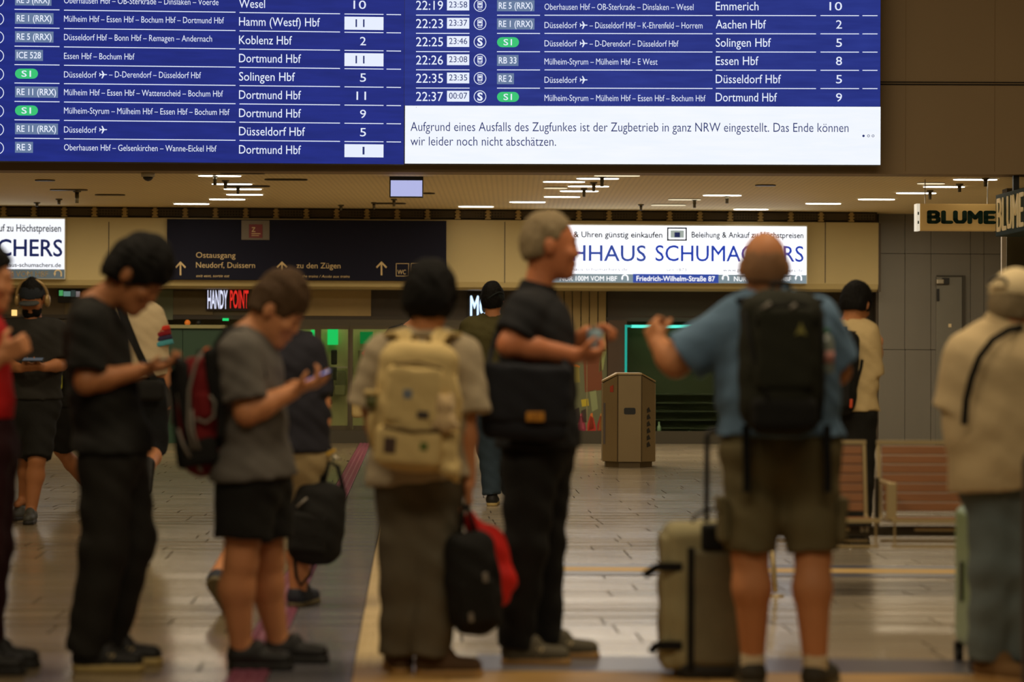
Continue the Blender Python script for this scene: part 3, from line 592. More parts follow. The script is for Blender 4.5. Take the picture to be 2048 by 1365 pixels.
def trow(pl, off, xs, y_at, last, badge_, route, dest, plat, inv, bw, rx1, dx1, time=None, delay=None, ic=None, half=0):
    """y_at(x): y of the dividing line under the row at x"""
    xm = xs['mid']; L = lambda x: y_at(x)
    b = MB()
    if not last:
        for a, c in xs['div']: rect(pl, a, L((a+c)/2)-.8, c, L((a+c)/2)+.8, off-.001, off+.001, mb=b)
    else: rect(pl, xs['div'][0][0], L(xs['mid'])+1, xs['div'][0][0]+1, L(xs['mid'])+2, off-.001, off, mb=b)
    r = b.build('timetable_row', WT if not last else (LB1 if half == 0 else LB2), dd)
    bx = xs['badge']; badge(pl, bx, bx+bw, L(bx+40)-13, badge_, r, off, None)
    x = xs['route']; yb = L(x+120)-13.2 if half == 0 else L(x+120)-10.8
    if route.startswith('Düsseldorf ✈'):
        lettering(pl, 'Düsseldorf', x, x+65, yb, 12.3, WT, r, off, -.004); plane_sym(pl, x+79, yb-6, off, r); rest = route[12:].strip()
        if rest: lettering(pl, rest, x+90, rx1, yb+.4, 12.3, WT, r, off, -.004)
    else: lettering(pl, route, x, rx1, yb, 12.3, WT, r, off, -.004)
    x = xs['dest']; lettering(pl, dest, x, dx1, L(x+90)-10.5, 17, WT, r, off, 0)
    if plat:
        pw = {'10': 25, '11': 19, '1': 5}.get(plat, 12)
        px = xs['plat']; yb = L(px-20)-10.5
        if inv: rect(pl, 689, yb-20.5, 767, yb+5.5, off-.003, off-.001, WT, r, 'highlight_field'); lettering(pl, plat, px-pw-2, px-3, yb, 15.5, NV, r, off, .0)
        else: lettering(pl, plat, px-pw, px, yb, 16.5, WT, r, off, 0)
    if time:
        lettering(pl, time, 832, 886, L(860)-10.6, 18, WT, r, off, 0); rect(pl, 894, L(916)-31, 938.5, L(916)-9.5, off-.003, off-.001, WT, r, 'highlight_field')
        lettering(pl, delay, 898, 934.5, L(916)-15.2, 12, NV, r, off, .0); icon(pl, 960, L(960)-19.5, ic, r, off)
XL = dict(mid=400, div=[(29, 119), (128, 471), (479, 680), (689, 767), (773, 802)], badge=30, route=128, dest=478, plat=732)
LR = [('RE 5 (RRX)', 'Oberhausen Hbf – OB-Sterkrade – Dinslaken – Voerde', 'Wesel', '10', 0, 73, 437, 530), ('RE 1 (RRX)', 'Mülheim Hbf – Essen Hbf – Bochum Hbf – Dortmund Hbf', 'Hamm (Westf) Hbf', '11', 1, 77, 448, 640),
      ('RE 5 (RRX)', 'Düsseldorf Hbf – Bonn Hbf – Remagen – Andernach', 'Koblenz Hbf', '2', 0, 77, 424, 584), ('ICE 528', 'Essen Hbf – Bochum Hbf', 'Dortmund Hbf', '11', 1, 56, 269, 602),
      ('S1', 'Düsseldorf ✈ – D-Derendorf – Düsseldorf Hbf', 'Solingen Hbf', '5', 0, 46, 402, 590), ('RE 11 (RRX)', 'Mülheim Hbf – Essen Hbf – Wattenscheid – Bochum Hbf', 'Dortmund Hbf', '11', 0, 86, 446, 602),
      ('S1', 'Mülheim-Styrum – Mülheim Hbf – Essen Hbf – Bochum Hbf', 'Dortmund Hbf', '9', 0, 46, 459, 602), ('RE 11 (RRX)', 'Düsseldorf ✈', 'Düsseldorf Hbf', '5', 0, 86, 214, 610), ('RE 3', 'Oberhausen Hbf – Gelsenkirchen – Wanne-Eickel Hbf', 'Dortmund Hbf', '1', 1, 36, 433, 602)]
for i, (bd, rt, de, pf, inv, bw, rx, dx) in enumerate(LR):
    ya = (lambda i: (lambda x: 19.2+36.83*i+(x-75)*(.0141-.0006*i)))(i)
    trow(BL, .008, XL, ya, i == 8, bd, rt, de, pf, inv, bw, rx, dx)
b = MB()
for i in range(9): disc(BL, -5, 1+36.9*i, 12.4, .006, .008, b, 30, 11.0)
b.build('line_icon_column', WT, dd)
XR = dict(mid=1290, div=[(832, 939), (994, 1080), (1089, 1425), (1432, 1632), (1641, 1718), (1725, 1755)], badge=994, route=1089, dest=1431.5, plat=1684)
RR = [('22:19', '23:58', 'train', 'RE 5 (RRX)', 'Oberhausen Hbf – OB-Sterkrade – Dinslaken – Wesel', 'Emmerich', '10', 75, 1387, 1517), ('22:23', '23:37', 'train', 'RE 1 (RRX)', 'Düsseldorf ✈ – Düsseldorf Hbf – K-Ehrenfeld – Horrem', 'Aachen Hbf', '2', 75, 1405, 1532),
      ('22:25', '23:46', 'S', 'S1', 'Düsseldorf ✈ – D-Derendorf – Düsseldorf Hbf', 'Solingen Hbf', '5', 44, 1357, 1542), ('22:26', '23:08', 'train', 'RB 33', 'Mülheim-Styrum – Mülheim Hbf – E West', 'Essen Hbf', '8', 43, 1315, 1517),
      ('22:35', '23:35', 'train', 'RE 2', 'Düsseldorf ✈', 'Düsseldorf Hbf', '5', 34, 1172, 1562), ('22:37', '00:07', 'S', 'S1', 'Mülheim-Styrum – Mülheim Hbf – Essen Hbf – Bochum Hbf', 'Dortmund Hbf', '9', 44, 1411, 1554)]
for i, (tm, dl, ic, bd, rt, de, pf, bw, rx, dx) in enumerate(RR):
    ya = (lambda i: (lambda x: 30.2+36.5*i+(x-832)*.0012))(i)
    trow(BR, .006, XR, ya, i == 5, bd, rt, de, pf, 0, bw, rx, dx, tm, dl, ic, 1)

# ================================================================ FLORIST SIGN
GP = Pl(P(1900, 435, 24.7), R(2)); GRN_D = mat('florist_green', srgb(18, 46, 32), .6, spec=.2); CRM_S = mat('florist_cream', srgb(205, 165, 95), .5, emit=srgb(222, 178, 100), es=.10)
def strokes(fn, segs, w_, ext):             # letter strokes with round ends; fn maps letter coordinates to the wall
    mb = MB()
    for x0, y0_, x1, y1_ in segs:
        dx, dy = x1-x0, y1_-y0_; ln = math.hypot(dx, dy) or 1; ang = math.atan2(dy, dx); pts = []
        for k in range(7): t = ang-math.pi/2+math.pi*k/6; pts.append(fn(x1+math.cos(t)*w_, y1_+math.sin(t)*w_))
        for k in range(7): t = ang+math.pi/2+math.pi*k/6; pts.append(fn(x0+math.cos(t)*w_, y0_+math.sin(t)*w_))
        mb.prism(pts, ext)
    return mb
BLUME = [[(0, 0, 0, 1), (0, 1, .42, 1), (0, .5, .45, .5), (0, 0, .45, 0), (.42, 1, .55, .88), (.55, .88, .55, .66), (.55, .66, .42, .53), (.45, .5, .60, .38), (.60, .38, .60, .14), (.60, .14, .45, 0)],
         [(0, 0, 0, 1), (0, 0, .50, 0)], [(0, 1, 0, .25), (0, .25, .12, .03), (.12, .03, .50, .03), (.50, .03, .62, .25), (.62, .25, .62, 1)],
         [(0, 0, 0, 1), (0, 1, .36, .42), (.36, .42, .72, 1), (.72, 1, .72, 0)], [(0, 0, 0, 1), (0, 1, .52, 1), (0, .5, .46, .5), (0, 0, .52, 0)]]
BOFF = [0, .95, 1.75, 2.72, 3.80]; BW = 4.32
e = empty('florist_sign', P(1915, 435, 24.7), 'cream box sign with dark green letters BLUME hanging under the ceiling', 'sign')
rect(GP, 1834, 408, 1995, 461.5, -.15, 0, CRM_S, e, 'sign_box', bevel=.006); rect(GP, 1833.5, 407.5, 1840, 462, -.13, .006, mat('sign_end', srgb(235, 225, 200), .4, emit=(.9, .85, .7), es=.6), e, 'end_cap')
u0_, z0_ = GP.uz(1858.5, 444.5, 0); u1_, z1_ = GP.uz(1987, 425, 0)
for sg_, of_ in zip(BLUME, BOFF): strokes(lambda x, y, of_=of_: GP.w(u0_+(x+of_)/BW*(u1_-u0_), z0_+y*(z1_-z0_), .002), sg_, .16, GP.n*.006).build('letter', GRN_D, e)
for yy in (424, 442): rect(GP, 1835.5, yy, 1838, yy+6, .006, .009, GRN_D, e, 'end_letter')
b = MB()
for x_ in (1850, 1975): c = GP.at(x_, 408, -.07); b.quadbox(c-Vector((.005, .005, 0)), (.01, 0, 0), (0, .01, 0), (0, 0, ZC-c.z))
b.build('hanger', STEEL, e)
a0 = P(1992, 430, 24.35); SP2 = Pl(a0, R(-88)); e = empty('florist_sign', a0, 'dark green florist box sign seen edge-on with cream letters, cut by the right edge', 'sign')
zt, zb_ = P(1993, 394, 24.35).z, P(1993, 470, 24.35).z
b = MB(); b.quadbox(SP2.w(-.02, zb_-.02, -.32), SP2.u*1.30, SP2.n*.32, Vector((0, 0, zt-zb_+.04))); b.build('sign_box', GRN_D, e, bevel=.01)
LM = mat('florist_letters', srgb(230, 205, 150), .5, emit=(.6, .45, .2), es=.15)
for sg_, of_ in zip(BLUME, BOFF): strokes(lambda x, y, of_=of_: SP2.w(.09+(x+of_)/BW*1.05, zb_+.05+y*(zt-zb_-.10), .002), sg_, .075, SP2.n*.012).build('letter', LM, e)
b = MB(); c = SP2.w(.35, zt, -.1); b.quadbox(c, (.06, 0, 0), (0, .06, 0), (0, 0, ZC-zt)); b.build('hanger', BLACK, e)
# ================================================================ SOFT FORMS: implicit shapes meshed on a grid
class Soft:
    """ordered list of shapes; each op = (kind, k, lo, hi, fn). fn(X,Y,Z) -> distance"""
    def __init__(s): s.ops = []; s.wr = None
    def add(s, fn, pts, r, k=.02, kind='u'):
        a = np.array([tuple(p) for p in pts], float); s.ops.append((kind, k, a.min(0)-r, a.max(0)+r, fn)); return s
    def cone(s, a, b, ra, rb, k=.02, lat=None, sc=1.0, flat=False, kind='u'):
        A = np.array(tuple(a)); B = np.array(tuple(b)); L = np.array(tuple(lat)) if lat is not None else None
        D = B-A; 
        if L is not None: L = L/np.linalg.norm(L); q = (1/sc-1)
        def tr(v): return v if L is None else v+L*(v @ L)*q
        A2 = A; D2 = tr(D); dd = max(1e-9, float(D2 @ D2)); ln = math.sqrt(dd)
        def fn(X, Y, Z):
            vx, vy, vz = X-A[0], Y-A[1], Z-A[2]
            if L is not None:
                t = (vx*L[0]+vy*L[1]+vz*L[2])*q; vx = vx+t*L[0]; vy = vy+t*L[1]; vz = vz+t*L[2]
            t = (vx*D2[0]+vy*D2[1]+vz*D2[2])/dd; tc = np.clip(t, 0, 1)
            d = np.sqrt((vx-D2[0]*tc)**2+(vy-D2[1]*tc)**2+(vz-D2[2]*tc)**2)-(ra+(rb-ra)*tc)
            if flat:
                d = np.maximum(d, (t-1)*ln)
            return d
        m = max(ra, rb)*max(1, sc)
        return s.add(fn, [A, B], m, k, kind)
    def ell(s, c, r, M=None, k=.02, kind='u'):
        c = np.array(tuple(c)); r = np.array(r); M = np.eye(3) if M is None else np.array(M)   # rows of M = local axes
        def fn(X, Y, Z):
            x, y, z = X-c[0], Y-c[1], Z-c[2]
            u = [(M[i, 0]*x+M[i, 1]*y+M[i, 2]*z)/r[i] for i in range(3)]
            k0 = np.sqrt(u[0]**2+u[1]**2+u[2]**2); k1 = np.sqrt((u[0]/r[0])**2+(u[1]/r[1])**2+(u[2]/r[2])**2)+1e-9
            return k0*(k0-1)/k1
        return s.add(fn, [c], max(r), k, kind)
    def rbox(s, c, h, rad, M=None, k=.02, kind='u', taper=0.0):
        c = np.array(tuple(c)); h = np.array(h); M = np.eye(3) if M is None else np.array(M)
        def fn(X, Y, Z):
            x, y, z = X-c[0], Y-c[1], Z-c[2]
            l = [M[i, 0]*x+M[i, 1]*y+M[i, 2]*z for i in range(3)]
            if taper: f = 1+taper*l[2]/h[2]; l[0] = l[0]/f; l[1] = l[1]/f
            q = [np.abs(l[i])-(h[i]-rad) for i in range(3)]
            return np.sqrt(sum(np.maximum(v_, 0)**2 for v_ in q))+np.minimum(np.maximum(np.maximum(q[0], q[1]), q[2]), 0)-rad
        return s.add(fn, [c], float(np.linalg.norm(h)), k, kind)
    def cut(s, p, n, region=None, r=.3):             # removes what lies beyond p along n (within region)
        p = np.array(tuple(p)); n = np.array(tuple(n), float); n /= np.linalg.norm(n)
        fn = lambda X, Y, Z: (X-p[0])*n[0]+(Y-p[1])*n[1]+(Z-p[2])*n[2]
        if region is None: s.ops.append(('i', 0, None, None, fn))
        else: s.add(fn, region, r, 0, 'i')
        return s
    def mesh(s, name, h):
        us = [o for o in s.ops if o[0] == 'u']
        lo = np.min([o[2] for o in us], 0)-3*h; hi = np.max([o[3] for o in us], 0)+3*h
        n = np.ceil((hi-lo)/h).astype(int)+1
        d = np.full(n, .3, np.float32)
        ax_ = [lo[i]+h*np.arange(n[i]) for i in range(3)]
        for kind, k, a, b, fn in s.ops:
            if a is None: sl = [slice(0, n[i]) for i in range(3)]
            else:
                mg = k+2.5*h+.01
                i0 = np.maximum(0, np.floor((a-mg-lo)/h).astype(int)); i1 = np.minimum(n, np.ceil((b+mg-lo)/h).astype(int)+1)
                if (i1 <= i0).any(): continue
                sl = [slice(i0[i], i1[i]) for i in range(3)]
            X = ax_[0][sl[0]][:, None, None].astype(np.float32); Y = ax_[1][sl[1]][None, :, None].astype(np.float32); Z = ax_[2][sl[2]][None, None, :].astype(np.float32)
            g_ = fn(X, Y, Z); t = tuple(sl); cur = d[t]
            if kind == 'u':
                if k > 0: hh = np.maximum(k-np.abs(cur-g_), 0)/k; d[t] = np.minimum(cur, g_)-hh*hh*k*.25
                else: d[t] = np.minimum(cur, g_)
            elif kind == 's': 
                if k > 0: hh = np.maximum(k-np.abs(cur+g_), 0)/k; d[t] = np.maximum(cur, -g_)+hh*hh*k*.25
                else: d[t] = np.maximum(cur, -g_)
            else: d[t] = np.maximum(cur, g_)
        if s.wr and s.wr[1] >= 80:           # strands
            amp = s.wr[0]; X = ax_[0][:, None, None]; Y = ax_[1][None, :, None]; Z = ax_[2][None, None, :]
            d += (amp*np.sin(X*210+3*np.sin(Z*38+Y*21))*np.sin(Y*190+3*np.sin(Z*33-X*27))).astype(np.float32)
            d += (amp*.7*np.sin(X*61+Y*47+2*np.sin(Z*29))).astype(np.float32)
        elif s.wr:
            amp, fr = s.wr; X = ax_[0][:, None, None]; Y = ax_[1][None, :, None]; Z = ax_[2][None, None, :]
            f1 = np.sin(X*fr*1.1+2.1*np.sin(Z*fr*.35)+Y*7)*np.sin(Z*fr*.8+1.7*np.sin(X*fr*.5)+Y*9)
            f2 = np.sin(Z*fr*1.7+X*fr*.9+Y*fr*.6+2*np.sin(X*11+Z*5))
            d += (amp*(.65*f1+.45*f2)).astype(np.float32)
        # no open shell at the grid border
        d[0] = d[-1] = .3; d[:, 0] = d[:, -1] = .3; d[:, :, 0] = d[:, :, -1] = .3
        return nets(name, d, lo, h)
def nets(name, d, lo, h):
    ins = d < 0
    cs = [(i, j, k) for i in (0, 1) for j in (0, 1) for k in (0, 1)]
    nx, ny, nz = d.shape; sh = lambda A, c: A[c[0]:nx-1+c[0], c[1]:ny-1+c[1], c[2]:nz-1+c[2]]
    cnt = np.zeros((nx-1, ny-1, nz-1), np.int8)
    for c in cs: cnt += sh(ins, c)
    act = (cnt > 0) & (cnt < 8); I, J, K = np.nonzero(act); N = len(I)
    idx = np.full(act.shape, -1, np.int64); idx[I, J, K] = np.arange(N)
    pos = np.zeros((N, 3)); num = np.zeros(N)
    for a in cs:
        for ax_ in range(3):
            if a[ax_]: continue
            b = list(a); b[ax_] = 1
            da = d[I+a[0], J+a[1], K+a[2]]; db = d[I+b[0], J+b[1], K+b[2]]
            m = (da < 0) != (db < 0); t = np.where(m, da/np.where(m, da-db, 1), 0)
            q = np.array(a, float)[None, :].repeat(N, 0); q[:, ax_] = t
            pos[m] += q[m]; num += m
    pos = pos/num[:, None]+np.stack([I, J, K], 1); V = pos*h+lo
    F = []
    for ax_ in range(3):
        u, v_ = (ax_+1) % 3, (ax_+2) % 3
        e = [slice(None)]*3; f = [slice(None)]*3; e[ax_] = slice(0, -1); f[ax_] = slice(1, None)
        A = ins[tuple(e)]; B = ins[tuple(f)]; x = np.nonzero(A != B); s_ = A[x]
        x = np.stack(x, 1); ok = (x[:, u] > 0) & (x[:, v_] > 0) & (x[:, u] < d.shape[u]-1) & (x[:, v_] < d.shape[v_]-1)
        x = x[ok]; s_ = s_[ok]
        def g(du, dv): y = x.copy(); y[:, u] -= du; y[:, v_] -= dv; return idx[y[:, 0], y[:, 1], y[:, 2]]
        Q = np.stack([g(1, 1), g(0, 1), g(0, 0), g(1, 0)], 1); Q[~s_] = Q[~s_][:, ::-1]; F.append(Q)
    F = np.concatenate(F); F = F[(F >= 0).all(1)]
    me = bpy.data.meshes.new(name); me.vertices.add(N); me.vertices.foreach_set('co', V.astype(np.float32).ravel())
    me.loops.add(len(F)*4); me.polygons.add(len(F)); me.loops.foreach_set('vertex_index', F.astype(np.int32).ravel())
    me.polygons.foreach_set('loop_start', np.arange(0, len(F)*4, 4, dtype=np.int32)); me.update(calc_edges=True)
    me.polygons.foreach_set('use_smooth', np.ones(len(F), bool)); return me
def soft(S, name, h, m, parent, label=None, wr=None):
    if wr: S.wr = wr
    return obj(name, S.mesh(name, h), m, parent, label)
V3 = lambda *a: Vector(a)
def unit(v): return Vector(v).normalized()
def frame(F, U):
    F = unit(F); U = Vector(U); L = U.cross(F).normalized(); U = F.cross(L).normalized(); return L, F, U     # L = the left of someone facing F
# ---- hand with palm, four fingers, thumb
def hand(S, wr, D, Np, curl=.5, side=1, sc=1.0, spread=.12):
    """wr wrist, D direction of fingers, Np palm normal (side the palm faces), curl 0..1.4, side: thumb on +/- lateral"""
    D = unit(D); Np = Vector(Np); Np = (Np-D*Np.dot(D)).normalized(); T_ = D.cross(Np)*side          # towards the thumb
    M = [tuple(D), tuple(T_), tuple(Np)]
    S.rbox(wr+D*.048*sc, (.048*sc, .040*sc, .015*sc), .014*sc, M, .014)
    for q, (o, ln, r) in enumerate(((.029, .074, .0092), (.010, .083, .0096), (-.010, .077, .0092), (-.029, .060, .0082))):
        a = wr+D*.088*sc+T_*o*sc; d = (D+T_*(o*spread*12)).normalized(); p = a; cu = 0
        for seg, f in enumerate((.45, .32, .23)):
            cu += curl*(.75 if seg == 0 else .85); dv = d*math.cos(cu)+Np*math.sin(cu); b = p+dv*ln*f*sc
            S.cone(p, b, r*sc*(1.08-.08*seg), r*sc*(1.0-.1*seg), .004); p = b
    a = wr+D*.028*sc+T_*.034*sc; d1 = (D*.55+T_*.75+Np*.35).normalized(); b = a+d1*.040*sc; d2 = (D*.8+T_*.25+Np*(.35+.4*curl)).normalized()
    S.cone(a, b, .0135*sc, .0115*sc, .010); S.cone(b, b+d2*.032*sc, .011*sc, .0095*sc, .004)
def shoe(par, heel, F, U, m, ms, ln=.28, name='shoe', h=.009, label=None, high=.10, wd=.046, accent=None):
    """heel = point under the heel; F toe direction; U up"""
    L, F, U = frame(F, U); k = ln/.28; H = heel+F*.045*k; Tt = heel+F*(ln-.045*k)
    S = Soft(); S.cone(H+U*.050, Tt+U*.040, .044*k, .036*k, .02, L, 1.08); S.cone(H+U*.05, heel+F*.125*k+U*.084, .042*k, .036*k, .02, L, 1.0)
    S.cone(H+U*.05+F*.01, H+U*high+F*.0, .042*k, .040*k, .015, L, .95, flat=True)
    S.cut(heel+U*.018, -U); o = soft(S, name, h, m, par, label)
    S = Soft(); S.cone(H+U*.012, heel+F*.14*k+U*.012, wd*k, wd*.88*k, 0, L, 1.0); S.cone(heel+F*.14*k+U*.012, Tt+U*.012, wd*.88*k, wd*.9*k, .01, L, 1.03)
    S.cut(heel+U*.030, U); S.cut(heel, -U); soft(S, 'sole', h*.8, ms, o)
    if accent:
        for sgn in (1, -1):
            b = MB(); c = heel+F*.13*k+U*.055+L*sgn*.044*k
            for q in range(3):
                a = c+F*(.018*q-.02)+U*(-.018)-L*sgn*.006; b.tube([a, a+F*.022+U*.034-L*sgn*.006], .006, 6)
            b.build('side_stripe', accent, o)
    if name == 'shoe':
        b = MB()
        for q in range(4):
            c = heel+F*(.115+.022*q)*k+U*(.092-.011*q); b.tube([c-L*.022, c+U*.004, c+L*.022], .0035, 6)
        b.build('laces', m if accent is None else accent, o)
    return o
SKIN = mat('skin', srgb(196, 132, 88), .55, spec=.35, noise=.08, nscale=14); SKIN2 = mat('skin_tan', srgb(172, 112, 70), .55, spec=.35, noise=.08, nscale=14); SKIN3 = mat('skin_red', srgb(200, 124, 82), .55, spec=.35, noise=.1, nscale=12)
def head(S, c, F, U, s=1.0, ear=1, nose=1.0):
    L, F, U = frame(F, U); M = [tuple(L), tuple(F), tuple(U)]
    S.ell(c+U*.022*s-F*.006*s, (.076*s, .096*s, .098*s), M, .01); S.ell(c+F*.030*s-U*.048*s, (.058*s, .064*s, .072*s), M, .035)
    S.ell(c+F*.068*s-U*.098*s, (.026*s, .026*s, .022*s), M, .03)
    for q in (1, -1):
        S.ell(c+F*.100*s+L*q*.032*s+U*.006*s, (.021*s, .016*s, .013*s), M, .012, 's'); S.ell(c+F*.080*s+L*q*.032*s+U*.005*s, (.013*s, .012*s, .012*s), M, .003)
        S.ell(c+F*.070*s+L*q*.040*s-U*.028*s, (.022*s, .020*s, .020*s), M, .02)
        if ear: S.ell(c-F*.008*s+L*q*.079*s-U*.006*s, (.010*s, .020*s, .032*s), M, .008)
    S.ell(c+F*.088*s+U*.026*s, (.042*s, .012*s, .010*s), M, .015)
    S.cone(c+F*.092*s+U*.008*s, c+F*.097*s*nose-U*.028*s, .010*s, .015*s, .012); S.ell(c+F*.092*s-U*.032*s, (.017*s, .012*s, .009*s), M, .008)
    S.ell(c+F*.093*s-U*.058*s, (.024*s, .011*s, .007*s), M, .006); S.ell(c+F*.091*s-U*.071*s, (.020*s, .011*s, .008*s), M, .006)
EYE = mat('eye_white', srgb(215, 205, 190), .3); DARKH = mat('hair_black', srgb(17, 15, 13), .75, spec=.15, noise=.3, nscale=60, bump=.5, bscale=90, stretch=(1, 1, .3)); BRWN = mat('hair_brown', srgb(72, 52, 32), .75, spec=.2, noise=.3, nscale=60, bump=.5, bscale=90, stretch=(1, 1, .3)); GRYH = mat('hair_grey', srgb(140, 122, 92), .75, spec=.2, noise=.3, nscale=60, bump=.5, bscale=90, stretch=(1, 1, .3))
def face_bits(par, c, F, U, s, brow):
    L, F, U = frame(F, U)
    b = MB()
    for q in (1, -1): b.tube([c+F*.092*s+L*q*.028*s+U*.006*s, c+F*.0945*s+L*q*.030*s+U*.006*s], [.006*s, .001], 8)
    b.build('eyes', BLACK, par)
    b = MB()
    for q in (1, -1): b.tube([c+F*.097*s+L*q*.014*s+U*.026*s, c+F*.095*s+L*q*.032*s+U*.032*s, c+F*.084*s+L*q*.048*s+U*.026*s], [.003, .0045, .002], 6)
    b.build('eyebrows', brow, par)
    b = MB().tube([c+F*.098*s+L*.020*s-U*.064*s, c+F*.102*s-U*.064*s, c+F*.098*s-L*.020*s-U*.064*s], [.001, .002, .001], 6); b.build('mouth', mat('lips', srgb(150, 80, 62), .5), par)
def hair(par, c, F, U, s, m, th=.014, top=.02, n=(1.0, -.75), t=.028, low=.035, h=.0065, puff=1.0, nz=(.0025, 85), temple=True):
    L, F, U = frame(F, U); M = [tuple(L), tuple(F), tuple(U)]
    S = Soft(); S.ell(c+U*(.022*s+top*.5)-F*.006*s, ((.076*s+th)*puff, (.096*s+th)*puff, (.098*s+top)*puff), M, .01)
    if temple: S.ell(c-F*.03*s-U*.02*s, ((.070*s+th)*puff, (.062*s+th)*puff, .075*s), M, .03)
    nn = F*n[0]+U*n[1]; S.cut(c+nn.normalized()*t*s, nn); S.cut(c-U*low*s, -U+F*.25)
    for q in (1, -1): S.ell(c-F*.006*s+L*q*.085*s-U*.012*s, (.03*s, .022*s, .034*s), M, .01, 's')
    return soft(S, 'hair', h, m, par, None, nz)
NPEOPLE = 0
def person(label, Y, sp):
    """sp: pixel joints (px, py, metres behind Y) and radii"""
    J = lambda t: P(t[0], t[1], Y+(t[2] if len(t) > 2 else 0))
    lat = unit(sp['lat']); hb = sp.get('hb', .0085); hc = sp.get('hc', .0095)
    root = J(sp['hip']); root.z = 0
    e = empty('person', root, label, 'person'); skin = sp.get('skin', SKIN)
    nb, ch, wa, hp = [J(sp[k]) for k in ('neck', 'chest', 'waist', 'hip')]; rc, rw, rh = sp.get('rt', (.115, .105, .115)); sc = sp.get('tsc', 1.35); sw = sp.get('sw', .17)
    hs = sp.get('hs', 1.0); hc_ = J(sp['head']); F = unit(sp['face']); U = Vector(sp.get('up', (0, 0, 1))); Lh, F, U = frame(F, U)
    bk = unit(lat.cross(V3(0, 0, 1)))*(-sp.get('bfwd', 0))
    sL, sR = [J(a[0]) for a in sp['arms']] if len(sp['arms']) > 1 else (nb+lat*sw-V3(0, 0, .07), nb-lat*sw-V3(0, 0, .07))
    def torso(S, g, k=.05):
        S.cone(ch, wa, rc+g, rw+g, .02, lat, sc); S.cone(wa, hp, rw+g, rh+g, k, lat, sc*.98)
        S.cone(sL+(nb-sL)*.12, sR+(nb-sR)*.12, .058+g*.8, .058+g*.8, .07); S.cone(nb-V3(0, 0, .03), ch, .062+g*.6, rc*.8+g, .06, lat, 1.25)
    # ---- skin body, one continuous mesh
    S = Soft(); torso(S, -.012)
    head(S, hc_, F, U, hs, nose=sp.get('nose', 1.0)); S.cone(nb-V3(0, 0, .02), hc_-F*.022*hs-U*.055*hs, .060, .052, .03)
    ar = sp.get('ar', (.050, .042, .029))
    for i, a in enumerate(sp['arms']):
        s_, el, wr = [J(q) for q in a[:3]]
        S.cone(s_, el, ar[0], ar[1]*.95, .03); S.cone(el, el.lerp(wr, .35), ar[1], ar[1]*1.0, .02); S.cone(el.lerp(wr, .3), wr, ar[1], ar[2], .02, None)
        if len(a) > 3 and a[3] is not None:
            hd = a[3]; hand(S, wr, hd[0], hd[1], hd[2], hd[3], sp.get('hands', 1.0))
    lr = sp.get('lr', (.085, .058, .040))
    if sp['bottom'].get('len', 2.0) > 1: lr = (.075, .045, .032)
    for l in sp['legs']:
        h_, k_, an = [J(q) for q in l[:3]]
        S.cone(h_, k_, lr[0], lr[1], .03); kk = k_.lerp(an, .32); bkd = -Vector(l[3]).normalized()*.018; bkd.z = 0
        S.cone(k_, kk+bkd, lr[1]*.98, lr[1]*1.04, .02); S.cone(kk+bkd, an, lr[1]*1.03, lr[2], .03)
        S.cone(an, an+unit(l[3])*.10-V3(0, 0, .03), .034, .026, .02)
    soft(S, 'body', hb, skin, e)
    # ---- upper garment
    st = sp['shirt']; g = st.get('g', .014)
    S = Soft(); torso(S, g)
    hz = J(st['hem']); hn = V3(*st.get('hemn', (0, 0, -1))); hemc = hp+V3(0, 0, 0)
    if st.get('skirt', 1): S.cone(hp, V3(hp.x, hp.y, min(hz.z, hp.z-.02)-.02), rh+g, rh+g*1.2, .03, lat, sc*.98)
    for l in sp['legs']:
        if st.get('skirt', 1): q_ = J(l[0]); S.cone(hp+V3(0, 0, .03), q_, rh+g, sp['bottom'].get('r', (.105,))[0]+.016, .05); S.cone(q_, q_.lerp(J(l[1]), .4), sp['bottom'].get('r', (.105,))[0]+.016, sp['bottom'].get('r', (.105,))[0]+.014, .03)
    S.cut(hz, hn)
    for i, a in enumerate(sp['arms']):
        s_, el, wr = [J(q) for q in a[:3]]; t = st.get('sleeve', .75); cr = st.get('cr', .018)
        if t <= 1: S.cone(s_, s_.lerp(el, t), ar[0]+g+.004, ar[0]+cr, .035, flat=True)
        else:
            S.cone(s_, el, ar[0]+g, ar[1]+g, .035); S.cone(el, el.lerp(wr, t-1), ar[1]+g, ar[2]+g, .02, flat=True)
    nk = st.get('neck', .070); S.cone(nb+(hc_-nb)*.05, nb+(hc_-nb)*.9, nk, nk*.95, 0, kind='s')
    if st.get('vneck'): v_ = J(st['vneck']); S.cone(nb+V3(0, 0, .05), v_, .055, .01, .01, kind='s')
    so = soft(S, st.get('name', 't_shirt'), hc, st['m'], e, None, st.get('wr', (.0035, 42)))
    if st.get('collar'):
        up_ = (hc_-nb).normalized(); S = Soft(); S.cone(nb-up_*.005, nb+up_*.045, nk+.010, nk+.002, 0, flat=True); S.cone(nb-up_*.04, nb+up_*.10, nk-.006, nk-.014, 0, kind='s'); S.cut(nb-up_*.012, -up_)
        soft(S, 'collar', .007, st['m'], so)
    if st.get('band'):
        S2 = st['band']
        for (t0, t1, mm) in S2:
            s_, el = [J(q) for q in sp['arms'][st.get('band_arm', 1)][:2]]; S = Soft(); r_ = ar[0]+g+.028
            S.cone(s_.lerp(el, t0), s_.lerp(el, t1), r_, r_, 0, flat=True); S.cut(s_.lerp(el, t0), s_-el); soft(S, 'sleeve_stripe', .007, mm, so)
    # ---- trousers or shorts
    bt = sp['bottom']; g = bt.get('g', .018); bl = bt.get('len', 2.0); S = Soft()
    S.cone(hp+V3(0, 0, .06), hp-V3(0, 0, .02), rh+g*.6-.004, rh+g, .02, lat, sc*.98); S.cut(hp+V3(0, 0, .10), (0, 0, 1))
    br = bt.get('r', (.105, .085, .075))
